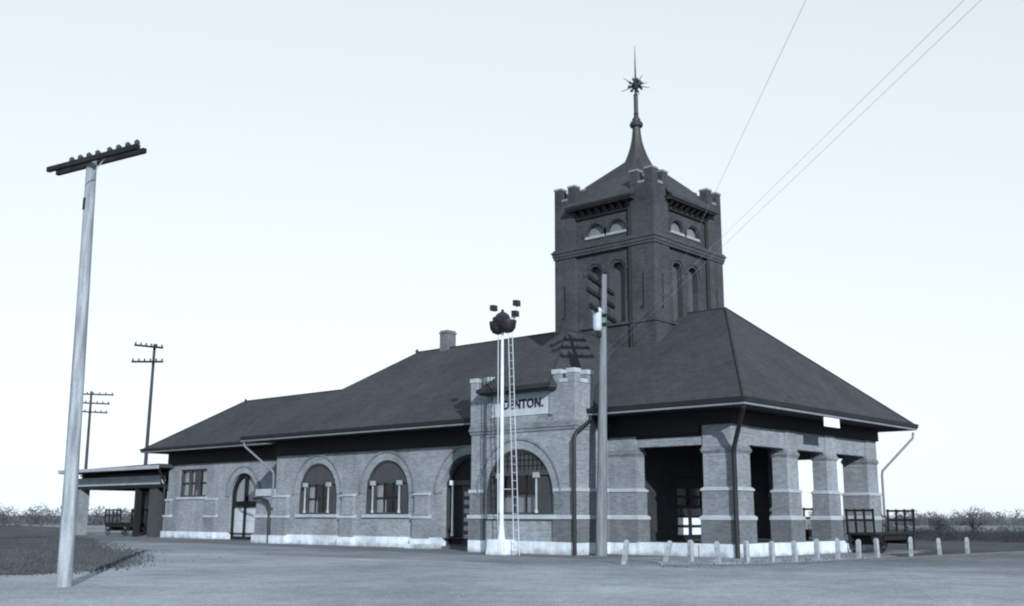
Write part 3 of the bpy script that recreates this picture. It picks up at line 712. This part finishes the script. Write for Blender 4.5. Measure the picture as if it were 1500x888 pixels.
# bracketed eaves between the turrets
mb = MB(); bk = MB(); lg = MB()
for fr, a0, a1 in ((ft, TX0+tw, TX1-tw), (fx, TY0+tw, TY1-tw), (fbk, TX0+tw, TX1-tw), (flt, TY0+tw, TY1-tw)):
    fr.box(mb, a0-.28, a1+.28, 15.2, 15.34, -.1, .5); fr.box(mb, a0+.002, a1-.002, 14.76, 14.84, -.05, .1)
    fr.box(lg, a0-.27, a1+.27, 15.15, 15.198, -.1, .44)
    for k in range(8):
        a = a0+.08+(a1-a0-.16)*k/7
        bk.slab([fr.p(a-.07, 15.148, .38), fr.p(a+.07, 15.148, .38), fr.p(a+.07, 14.842, .1), fr.p(a-.07, 14.842, .1)], [fr.p(a-.07, 15.148, -.02), fr.p(a+.07, 15.148, -.02), fr.p(a+.07, 14.842, -.02), fr.p(a-.07, 14.842, -.02)])
mb.split('eaves', M['dark_wood'], tower); lg.split('moulding', M['screen'], tower); bk.split('bracket', M['dark_wood'], tower)
# pyramid roof
cx, cy = (TX0+TX1)/2, (TY0+TY1)/2
mb = MB(); hw = 2.77+.38; zt = 18.35
hi_ = 1.75; zh = 15.345+(hw-hi_)/hw*(zt-15.345); ed = 1.9
for k in range(4):
    c_, s_ = (1, 0, -1, 0)[k], (0, 1, 0, -1)[k]
    T_ = lambda a, b, z: (cx+c_*a-s_*b, cy+s_*a+c_*b*1.0, z)
    p = [T_(hw, -ed, 15.345), T_(hw, ed, 15.345), T_(hi_, hi_, zh), T_(0, 0, zt), T_(hi_, -hi_, zh)]
    mb.slab(p, [(x_, y_, z_-.1) for x_, y_, z_ in p])
tr_ = mb.build('tower_roof', M['slate'], tower)
# spire
prof = []
for i in range(13):
    t_ = i/12; prof.append((.20+(.86-.20)*(1-t_)**2.0, 17.55+(19.72-17.55)*t_))
mb = MB(); mb.lathe(cx, cy, prof, 8, R(22.5)); mb.lathe(cx, cy, [(.2, 19.7), (.3, 19.74), (.33, 19.86), (.27, 19.98), (.2, 20.03), (.2, 20.12), (.14, 20.2), (.1, 20.34), (.13, 20.38), (.105, 20.45), (.1, 21.3), (.12, 21.34), (.06, 21.45), (.05, 21.9), (.045, 22.3), (.01, 23.9)], 12)
sp = mb.build('spire', M['metal_spire'], tower)
mb = MB(); c0 = Vector((cx, cy, 21.85))
mb.lathe(cx, cy, [(.03, 21.62), (.14, 21.7), (.2, 21.85), (.14, 22.0), (.03, 22.08)], 10)
for k in range(22):
    a = k*2.399; z = 1-2*(k+.5)/22; rr = math.sqrt(1-z*z); dv = Vector((rr*math.cos(a), rr*math.sin(a), z))
    L = .42
    mb.tube([c0+dv*.12, c0+dv*.3, c0+dv*L], [.04, .03, .008], 5)
    mb.lathe(*(c0+dv*.32).xy, [(.01, c0.z+dv.z*.32-.07), (.06, c0.z+dv.z*.32-.03), (.06, c0.z+dv.z*.32+.03), (.01, c0.z+dv.z*.32+.07)], 6)
for k in range(8):
    a = k*math.pi/4+.35; e_ = .38 if k % 2 else -.3; dv = Vector((math.cos(a)*math.cos(e_), math.sin(a)*math.cos(e_), math.sin(e_)))
    mb.tube([c0+dv*.2, c0+dv*.72], [.03, .012], 5)
mb.build('star_finial', M['metal_spire'], tower)
# rain pipes on the tower
mb = MB(); y = TY0+e-.07; mb.tube([(TX1-tw-.1, y, 8.2), (TX1-tw-.1, y, 15.0)], .07, 8); mb.tube([(TX1-e+.07, TY1-tw-.1, 9.2), (TX1-e+.07, TY1-tw-.1, 15.0)], .06, 8); mb.split('downpipe', M['pipe'], tower)

# --- downpipes on the depot
def pipe(pts, r=.06, mat='pipe'): mb = MB(); mb.tube(pts, r, 10); return mb.build('downpipe', M[mat], D, True)
pipe([(XR-.05, -1.25, 5.15), (1.1, -1.05, 5.0), (.25, -.25, 3.85), (.2, -.2, 3.6), (.2, -.2, 0)], .085)
pipe([(XR-.1, 13.6, 5.1), (XR-.12, 13.55, 4.85), (.15, 12.5, 3.4), (.13, 12.48, 3.2), (.13, 12.48, .1)], .055, 'pipe_light')
pipe([(XL+.05, -1.25, 5.15), (XL+.1, -1.2, 4.95), (Ld-.12, -.12, 3.65), (Ld-.1, -.1, 3.4), (Ld-.1, -.1, 1.8)], .055, 'pipe_light')
pipe([(-28.6, -.25, 2.3), (-27.9, -.25, 2.3), (-27.4, -.25, 2.15), (-27.15, -.25, 1.75), (-27.15, -.25, .05)], .08)
pipe([(-5.3, -1.25, 5.2), (-5.34, -1.3, 5.0), (-5.33, -2.16, 4.5), (-5.4, -2.22, 4.25), (-5.4, -2.22, .02)], .075)
mb = MB(); mb.box(1.28, 1.31, 4.7, 6.0, 4.82, 5.17); mb.build('hanging_sign', M['white'], D)
# door in the porch wall: dark frame, white lower panels
mb = MB(); fi.plate(mb, rect(3.995, 6.305, .47, 3.005), [rect(4.2+k*1.05, 5.05+k*1.05, .68+j_*.4, .98+j_*.4) for k in range(2) for j_ in range(5)], -.2, -.1)
dr = mb.build('door', M['dark_wood'], D)
mb = MB(); fi.box(mb, 4.05, 6.25, .6, 1.42, -.18, -.15); mb.build('lower_panel', M['white'], dr)
mb = MB(); fi.box(mb, 4.05, 6.25, 1.44, 2.9, -.17, -.16); mb.build('glass', plain('dark_glass', .03, .1, .5), dr)

# ================================================================== PLATFORM SHED beside the wing
T = thing('platform_shed', (-50, 6, 0), 'flat-roofed open platform shed with brick piers joined to the depot wing', 'shed')
SX0, SX1, SY0 = -56.4, -43.7, 3.55
mb = MB(); mb.slab([(SX0-.3, SY0-1.1, 4.3), (SX1+.6, SY0-1.1, 4.42), (SX1+.6, SY0+7, 4.42), (SX0-.3, SY0+7, 4.3)], [(SX0-.3, SY0-1.1, 4.52), (SX1+.6, SY0-1.1, 4.66), (SX1+.6, SY0+7, 4.66), (SX0-.3, SY0+7, 4.52)])
mb.build('roof', M['dark_paint'], T)
mb = MB(); mb.box(SX0-.35, SX1+.65, SY0-1.2, SY0-1.102, 4.34, 4.56); mb.build('gutter', M['grey_paint'], T)
mb = MB(); mb.box(SX0+.1, SX1-1.0, SY0+.02, SY0+.4, 3.42, 4.0); mb.build('beam', M['grey_paint'], T)
mb = MB(); mb.box(SX0, SX1, SY0+.05, SY0+.45, 3.2, 3.418); mb.box(SX0, SX1, SY0+5.5, SY0+5.9, 3.2, 4.3); mb.box(SX0, SX0+.4, SY0+.45, SY0+5.5, 3.2, 4.3); mb.box(SX0, SX1, SY0+.3, SY0+5.6, 4.15, 4.25); mb.split('plate', M['dark_wood'], T)
for x0, x1, y0 in ((-56.2, -55.6, SY0), (-56.2, -55.4, SY0+5), (-46.3, -45.3, SY0+.2)):
    mb = MB(); mb.box(x0, x1, y0, y0+.75, 0, 3.2); mb.build('pier', M['brick_mid'] if x0 < -50 else M['dark_paint'], T)
for x0, y0 in ((-48.0, SY0+.1), (-47.6, SY0+5.2)):
    mb = MB(); mb.box(x0, x0+.34, y0, y0+.34, 0, 3.2); mb.build('post', M['dark_wood'], T)
mb = MB(); mb.tube([(SX1+.5, SY0-1.0, 4.35), (SX1+.45, SY0-.9, 4.15), (SX1+.0, SY0-.22, 3.5), (SX1-.05, SY0-.2, 3.3), (SX1-.05, SY0-.2, .1)], .07, 8); mb.build('downpipe', M['pipe'], T)

# ================================================================== WAGONS
def wagon(name, loc, rz, L, Wd, bed, stakes, label, cat, rails=True, mat='dark_wood'):
    t_ = thing(name, loc, label, cat, 'baggage wagons'); t_.rotation_euler.z = rz
    P = lambda mb, nm, m_: (lambda o: (setattr(o, 'matrix_parent_inverse', Matrix()), o)[1])(mb.build(nm, M[m_], t_))
    mb = MB(); mb.box(-L/2, L/2, -Wd/2, Wd/2, bed-.09, bed); mb.box(-L/2, L/2, -Wd/2+.08, -Wd/2+.18, bed-.3, bed-.092); mb.box(-L/2, L/2, Wd/2-.18, Wd/2-.08, bed-.3, bed-.092); P(mb, 'deck', mat)
    for sx in (-1, 1):
        mb = MB(); 
        for s_ in range(stakes):
            y = -Wd/2+.06+(Wd-.12)*s_/(stakes-1); x = sx*(L/2-.06); mb.beam((x, y, bed), (x+sx*.06, y, bed+.95), .075, .075)
        for z in (.5, .88): mb.beam((sx*(L/2-.01), -Wd/2, bed+z), (sx*(L/2-.01), Wd/2, bed+z), .035, .09)
        P(mb, 'end_rack', mat)
    for sx in (-1, 1):
        for sy in (-1, 1):
            mb = MB(); r_ = min(.36, bed-.3) if bed > .6 else .2; cx_, cy_ = sx*(L/2-.55), sy*(Wd/2-.02)
            c_ = Vector((cx_, cy_, r_)); seg = 16
            pts = [c_+Vector((math.cos(2*math.pi*i/seg)*(r_-.03), 0, math.sin(2*math.pi*i/seg)*(r_-.03))) for i in range(seg+1)]
            mb.tube(pts, .03, 6, False)
            for i in range(8): mb.tube([c_, pts[i*2]], .018, 5)
            mb.tube([c_-Vector((0, .08, 0)), c_+Vector((0, .08, 0))], .06, 8)
            P(mb, 'wheel', mat)
    mb = MB(); 
    for sx in (-1, 1): mb.tube([(sx*(L/2-.55), -Wd/2, min(.36, bed-.3)), (sx*(L/2-.55), Wd/2, min(.36, bed-.3))], .035, 6); mb.box(sx*(L/2-.55)-.06, sx*(L/2-.55)+.06, -Wd/2+.12, Wd/2-.12, min(.36, bed-.3), bed-.09)
    [ (setattr(o_, 'matrix_parent_inverse', Matrix())) for o_ in mb.split('axle', M[mat], t_)]
    mb = MB(); mb.tube([(L/2-.1, 0, bed-.3), (L/2+.35, 0, bed-.3), (L/2+.55, 0, bed+.25)], .03, 6); P(mb, 'tow_handle', mat)
    return t_
w1 = wagon('baggage_wagon', (.95, 10.15, 0), R(88), 3.8, 1.25, .8, 4, 'dark stake-ended baggage wagon standing outside the far porch corner by the hedge', 'wagon')
w2 = wagon('baggage_wagon', (-2.7, 10.4, .462), R(95), 2.6, 1.0, .42, 3, 'low dark flat wagon under the porch, seen through the opening below the plaque', 'wagon')
w3 = wagon('baggage_wagon', (-52.2, 5.4, 0), R(3), 3.4, 1.3, .9, 5, 'dark wagon under the left half of the platform shed', 'wagon')
w5 = wagon('baggage_wagon', (-55.8, 9.5, 0), R(10), 3.2, 1.3, .9, 5, 'dark wagon at the back left of the platform shed, half behind its left pier', 'wagon')
w4 = wagon('baggage_wagon', (-49.2, 8.6, 0), R(-4), 3.4, 1.3, .9, 4, 'dark wagon under the right half of the platform shed', 'wagon')

# ================================================================== POLES
def rodmesh(pts, rs, name, mat, parent, n=12): mb = MB(); mb.tube(pts, rs, n); return mb.build(name, M[mat], parent, True)
# tall pale telegraph pole at the left with a double crossarm
B = Vector((-1.52, -23.29, 0)); TP = Vector((-1.64, -23.40, 8.92))
P1 = thing('telegraph_pole', B, 'tall pale bare telegraph pole with a heavy double crossarm, nearest at the left', 'utility pole')
rodmesh([B-Vector((0, 0, .3)), B.lerp(TP, .5), TP], [.15, .128, .105], 'pole', 'pole_pale', P1, 18)
ad = Vector((-.98, -.187, -.004)).normalized(); sd2 = Vector((.187, -.98, 0))
for s_ in (1, -1):
    c0 = TP+sd2*(s_*.2)+Vector((0, 0, -.1+(.08 if s_ < 0 else 0)))
    mb = MB(); off = .12 if s_ < 0 else 0
    mb.beam(c0-ad*(1.68-off*2), c0+ad*(1.2+off*2), .085, .105); arm = mb.build('crossarm', M['arm_wood'], P1)
    if s_ > 0: continue
    for k in range(8):
        q = c0+ad*(-1.12+k*.29+(.05 if k > 3 else -.05)); mb = MB(); mb.lathe(q.x, q.y, [(.025, q.z+.05), (.025, q.z+.1), (.07, q.z+.105), (.075, q.z+.16), (.055, q.z+.19), (.06, q.z+.25), (.02, q.z+.29)], 10)
        mb.build('insulator', M['insulator'], arm, True)
mb = MB(); mb.tube([TP+sd2*.15-ad*.62+Vector((0, 0, -.14)), TP+sd2*.12+Vector((0, 0, -.62))], .01, 6); mb.build('brace', M['rung'], P1)
q = B.lerp(TP, .885)
mb = MB(); mb.box(q.x-.035, q.x+.035, q.y-.125, q.y-.105, q.z-.13, q.z+.13); mb.build('plate', M['arm_wood'], P1)
# weathered pole with transformer in front of the bay corner
B = Vector((-4.62, -1.66, 0)); TP = Vector((-4.3, -1.66, 10.5))
P2 = thing('utility_pole', B, 'weathered utility pole with white transformer and three crossarms, against the depot front', 'utility pole')
rodmesh([B-Vector((0, 0, .3)), B.lerp(TP, .5), TP], [.225, .165, .10], 'pole', 'pole_wood', P2, 16)
ad2 = Vector((-math.sin(R(19)), math.cos(R(19)), -.03)); sd3 = Vector((ad2.y, -ad2.x, 0))
for z, hl, sh in ((10.1, 1.5, .1), (9.6, 1.62, .1), (9.05, 1.55, .35)):
    c0 = B.lerp(TP, z/10.5)-sd3*.14+ad2*sh; mb = MB(); mb.beam(c0-ad2*hl, c0+ad2*hl, .12, .135); arm = mb.build('crossarm', M['arm_wood'], P2)
    for k in range(4):
        q = c0+ad2*(hl-.12)*(-1+k*.667); mb = MB(); mb.lathe(q.x, q.y, [(.02, q.z+.04), (.02, q.z+.1), (.05, q.z+.11), (.05, q.z+.17), (.02, q.z+.2)], 8); mb.build('insulator', M['insulator'], arm, True)
q = B.lerp(TP, .82)+Vector((-.1, -.26, 0))
mb = MB(); mb.lathe(q.x, q.y, [(.12, 8.3), (.16, 8.36), (.17, 8.45), (.17, 9.0), (.19, 9.02), (.19, 9.08), (.16, 9.16)], 16); tr2 = mb.build('transformer', plain('transformer_paint', .45, .6), P2, True)
mb = MB(); 
for s_ in (-.08, .08): mb.lathe(q.x+s_, q.y, [(.03, 9.14), (.05, 9.2), (.03, 9.26), (.045, 9.3), (.02, 9.36)], 8)
mb.build('bushing', M['insulator'], tr2, True)
mb = MB(); mb.box(q.x-.05, q.x+.3, q.y+.1, q.y+.22, 8.5, 8.6); mb.box(q.x-.05, q.x+.3, q.y+.1, q.y+.22, 8.85, 8.95); mb.lathe(q.x+.1, q.y-.02, [(.05, 8.0), (.09, 8.06), (.09, 8.2), (.05, 8.26)], 8); mb.split('bracket', M['dark_wood'], P2)
# far poles beyond the shed
def farpole(pos, top, arms, label, r=.17):
    B = Vector((pos[0], pos[1], 0)); TP = Vector(top); t_ = thing('utility_pole', B, label, 'utility pole'); rodmesh([B, TP], [r, r*.6], 'pole', 'pole_dark', t_, 10)
    for z, a, b in arms:
        mb = MB(); mb.beam(a, b, .12, .14); arm = mb.build('crossarm', M['arm_wood'], t_); a = Vector(a); b = Vector(b)
        for k in range(6):
            q = a.lerp(b, .04+.92*k/5); mb = MB(); mb.lathe(q.x, q.y, [(.03, q.z+.06), (.06, q.z+.12), (.06, q.z+.2), (.03, q.z+.26)], 6); mb.build('insulator', M['insulator'], arm)
farpole((-55.8, 8.6), (-53.53, 6.84+.6, 14.1), ((1, (-54.45, 6.3, 13.98), (-52.75, 7.7, 13.75)), (2, (-54.6, 6.25, 12.72), (-52.83, 7.83, 12.72))), 'dark utility pole with two crossarms rising behind the platform shed')
farpole((-88.2, 20.1), (-85.99, 18.9, 13.97), ((1, (-87.1, 18.2, 13.7), (-84.4, 20.5, 13.6)), (2, (-87.1, 18.2, 12.8), (-84.7, 20.3, 12.67)), (3, (-87.1, 18.2, 11.9), (-84.8, 20.2, 11.75))), 'farthest utility pole with three crossarms, behind the nearest tall pole', .2)

# ================================================================== SIGNAL MAST
SM = thing('signal_mast', (-7.68, -3.72, 0), 'slender white signal mast with side ladder and dark lamp basket before the station sign', 'signal mast')
x, y = -7.68, -3.72
mb = MB(); mb.slab([(x-.42, y-.42, 0), (x+.42, y-.42, 0), (x+.42, y+.42, 0), (x-.42, y+.42, 0)], [(x-.36, y-.36, .56), (x+.36, y-.36, .56), (x+.36, y+.36, .56), (x-.36, y+.36, .56)]); mb.build('footing', M['base'], SM)
mb = MB(); mb.lathe(x, y, [(.15, .56), (.12, .8), (.09, 1.1), (.075, 1.5), (.066, 5), (.052, 8.35)], 14); mb.build('mast', plain('mast_paint', .6), SM, True)
lx0, lx1 = x+.42, x+.62
mb = MB(); ly = y-.1
for a, b in ((x+.72, x+.40), (x+.98, x+.60)): mb.tube([(a, ly, .0), (b, ly, 8.3)], .018, 6)
z = .3
while z < 8.2:
    t_ = z/8.3; mb.tube([(x+.72-.32*t_, ly, z), (x+.98-.38*t_, ly, z)], .014, 5); z += .3
mb.build('ladder', M['rung'], SM)
mb = MB(); mb.tube([(x-.19, y, .5), (x-.22, y, 8.35)], .018, 6); mb.build('rod', M['rung'], SM)
mb = MB()
for z in (2.4, 5.6): mb.beam((x-.22, y, z), (x+.82-.05*z*.6, y-.02, z), .02, .03); 
mb.split('stay', M['rung'], SM)
mb = MB()
for s_, cxx in ((-1, x-.24), (1, x+.27)):
    mb.lathe(cxx, y, [(.04, 8.30), (.2, 8.36), (.3, 8.5), (.34, 8.75), (.34, 8.8), (.30, 8.8), (.1, 8.45)], 16)
mb.box(x-.3, x+.3, y-.12, y+.12, 8.36, 8.5); mb.build('lamp_basket', M['pipe'], SM, True)
mb = MB(); mb.lathe(x+.02, y-.02, [(.26, 8.6), (.3, 8.72), (.3, 8.95), (.24, 9.06), (.12, 9.14), (.05, 9.18), (.06, 9.24), (.02, 9.27)], 14); mb.tube([(x+.25, y-.1, 8.85), (x+.25, y-.36, 8.85)], .13, 12); mb.tube([(x-.1, y-.1, 8.85), (x-.1, y-.36, 8.85)], .1, 12); mb.build('lantern', M['pipe'], SM, True)
for px, pz, w_, rot in ((x-.45, 9.38, .1, 0), (x+.75, 9.42, .1, .3), (x+.68, 9.02, .1, .2)):
    mb = MB(); mb.slab([(px-w_, y-.14, pz-.11), (px+w_, y-.14, pz-.13), (px+w_, y+.1, pz-.13), (px-w_, y+.1, pz-.11)], [(px-w_, y-.14, pz+.11), (px+w_*.9, y-.14, pz+.1), (px+w_*.9, y+.1, pz+.1), (px-w_, y+.1, pz+.11)]); mb.build('lamp_head', M['pipe'], SM)
mb = MB()
mb.tube([(x-.2, y, 8.75), (x-.45, y, 9.28)], .007, 5); mb.tube([(x+.4, y, 8.75), (x+.6, y, 8.85), (x+.75, y, 9.3)], .01, 5); mb.build('bracket', M['rung'], SM)
mb = MB(); mb.beam((x+.42, y, 8.55), (x+.62, y-.02, 8.98), .12, .1); mb.build('shade', M['white'], SM)

# ================================================================== FENCE POSTS
posts = [
 (0.18, -6.84, .16, .03, 'short white post leaning right in front of the pier beside the utility pole'),
 (1.05, -5.94, .26, .0, 'short white post leaning hardest, before the left half of the wide front opening'),
 (1.6, -5.37, .02, .01, 'upright white post before the pale door panels inside the porch'),
 (2.45, -5.2, -.03, .02, 'white post just left of the downpipe at the corner pier'),
 (2.8, -4.13, .0, .0, 'white post just right of the downpipe at the corner pier'),
 (3.34, -3.57, .02, .0, 'white post in front of the darkest opening in the porch end'),
 (3.38, -2.18, -.02, .0, 'white post in front of the second pier of the porch end'),
 (3.4, -.72, .03, .02, 'white post in front of the porch opening below the plaque'),
 (3.4, .81, .0, .0, 'white post in front of the third pier of the porch end'),
 (3.39, 2.43, .02, -.02, 'white post just left of the outdoor stake-ended wagon'),
 (3.32, 4.11, -.02, .0, 'white post in front of the middle of the outdoor stake-ended wagon'),
 (3.65, 6.34, .02, .02, 'white post just right of the outdoor wagon, first one before the hedge'),
 (4.41, 7.14, -.03, .0, 'second white post from the right end, before the hedge'),
 (4.63, 9.4, .0, .03, 'rightmost white post, before the hedge')]
mb = MB(); h = .066
mb.slab([(-h, -h, -.3), (h, -h, -.3), (h, h, -.3), (-h, h, -.3)], [(-h, -h, .64), (h, -h, .64), (h, h, .64), (-h, h, .64)])
mb.slab([(-h, -h, .64), (h, -h, .64), (h, h, .64), (-h, h, .64)], [(-h*.5, -h*.5, .7), (h*.5, -h*.5, .7), (h*.5, h*.5, .7), (-h*.5, h*.5, .7)])
p0 = mb.build('fence_post', M['post'])
for i, (x, y, tx, ty, lab) in enumerate(posts):
    o = p0 if i == 0 else p0.copy()
    if i: COL.objects.link(o)
    o.location = (x, y, 0); o.rotation_euler = (ty, tx, random.uniform(-.3, .3)); hs_ = random.uniform(.94, 1.05); o.scale = (1, 1, hs_)
    tag(o, lab, 'post', 'white posts along the verge')

# ================================================================== WIRES
def wire(a, b, sag, label, r=.0026):
    mb = MB(); a = Vector(a); b = Vector(b); pts = []
    for i in range(25):
        t_ = i/24; p = a.lerp(b, t_); p.z -= sag*4*t_*(1-t_); pts.append(p)
    mb.tube(pts, r, 5); o = mb.build('overhead_wire', M['wire']); tag(o, label, 'wire', 'overhead wires')
def ext(a, b, k): a = Vector(a); b = Vector(b); return a+(b-a)*k
A0 = Vector((-4.43, -1.7, 7.15))
wire(A0, ext(A0, (15.744, -22.10, 6.624), 1.9), 0, 'right one of two slanting wires running from the utility pole past the tower')
A1_ = Vector((-4.43, -1.7, 7.4))
wire(A1_, ext(A1_, (15.613, -22.22, 6.624), 1.9), 0, 'left one of two slanting wires running from the utility pole past the tower')
A2_ = Vector((-5.4, 3.6, 9.9))
wire(A2_, ext(A2_, (14.48, -23.23, 6.589), 1.9), 0, 'faint steep wire right of the spire')

# ================================================================== FAR VEGETATION
def clump(mb, x, y, z0, w_, d_, h, n, leaf):
    for i in range(n):
        while True:
            p = Vector((random.uniform(-1, 1), random.uniform(-1, 1), random.uniform(0, 1)))
            if p.x**2+p.y**2+(p.z*1.0)**2 < 1 and (random.random() < .35+.65*math.sin(p.x*7+y)*.5+.3): break
        c_ = Vector((x+p.x*w_, y+p.y*d_, z0+p.z*h)); u = Vector((random.gauss(0, 1), random.gauss(0, 1), random.gauss(0, 1))).normalized()*leaf*random.uniform(.5, 1.4); v = u.orthogonal().normalized()*leaf*random.uniform(.2, .7)
        mb.add([c_-u, c_+u*.6+v, c_+u], [(0, 1, 2)])
def far(u, depth):
    """a point on the ground seen at picture column u (used once, to lay out the plants in the world)"""
    d = F+Rt*((u-750)/1559.79); d.z = 0; d.normalize(); return Vector((19.705, -33.594, 0))+d*depth
mb = MB()
for i in range(70):
    p = far(random.uniform(1262, 1560), random.uniform(70, 92)); clump(mb, p.x, p.y, 0, random.uniform(.9, 2.0), .9, random.uniform(.5, 1.25), 330, .07)
tag(mb.build('brush', M['twig']), 'dark low brush along the field edge at the right', 'brush', None, 'stuff')
mb = MB()
for i in range(130):
    p = far(random.uniform(-40, 330), random.uniform(150, 230)); clump(mb, p.x, p.y, 0, random.uniform(1.5, 4), 2, random.uniform(1.4, 3.3), 130, .25)
for i in range(90):
    p = far(random.uniform(1240, 1620), random.uniform(200, 260)); clump(mb, p.x, p.y, 0, random.uniform(2, 4), 2, random.uniform(1.5, 3.2), 110, .3)
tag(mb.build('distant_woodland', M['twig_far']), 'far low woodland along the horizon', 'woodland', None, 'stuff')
def tree(p, h, w_, label, n=900):
    t_ = thing('tree', p, label, 'tree'); mb = MB(); p = Vector(p)
    mb.tube([p, p+Vector((.05, 0, h*.3)), p+Vector((0, .05, h*.75))], [.1, .075, .02], 7)
    for k in range(9):
        a = k*2.4; s_ = p+Vector((0, 0, h*(.22+.05*k))); e_ = s_+Vector((math.cos(a)*w_*.7, math.sin(a)*w_*.7, h*.3)); mb.tube([s_, s_.lerp(e_, .5)+Vector((0, 0, .05)), e_], [.04, .025, .008], 5)
    mb.build('trunk', M['twig'], t_)
    mb = MB()
    for k in range(14):
        a = random.uniform(0, 6.28); rr = w_*math.sqrt(random.random()); clump(mb, p.x+math.cos(a)*rr, p.y+math.sin(a)*rr, p.z+h*random.uniform(.25, .7), w_*.4, w_*.4, h*.3, n//14, .1)
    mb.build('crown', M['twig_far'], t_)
tree(far(1399, 84), 2.35, 1.3, 'rounded pale thin-leaved tree behind the last white posts at the far right')
tree(far(1352, 80), 1.75, 1.0, 'small thin tree rising from the brush midway between wagon and right edge')
tree(far(1190, 76), 2.1, 1.1, 'small tree seen through the porch opening below the plaque')
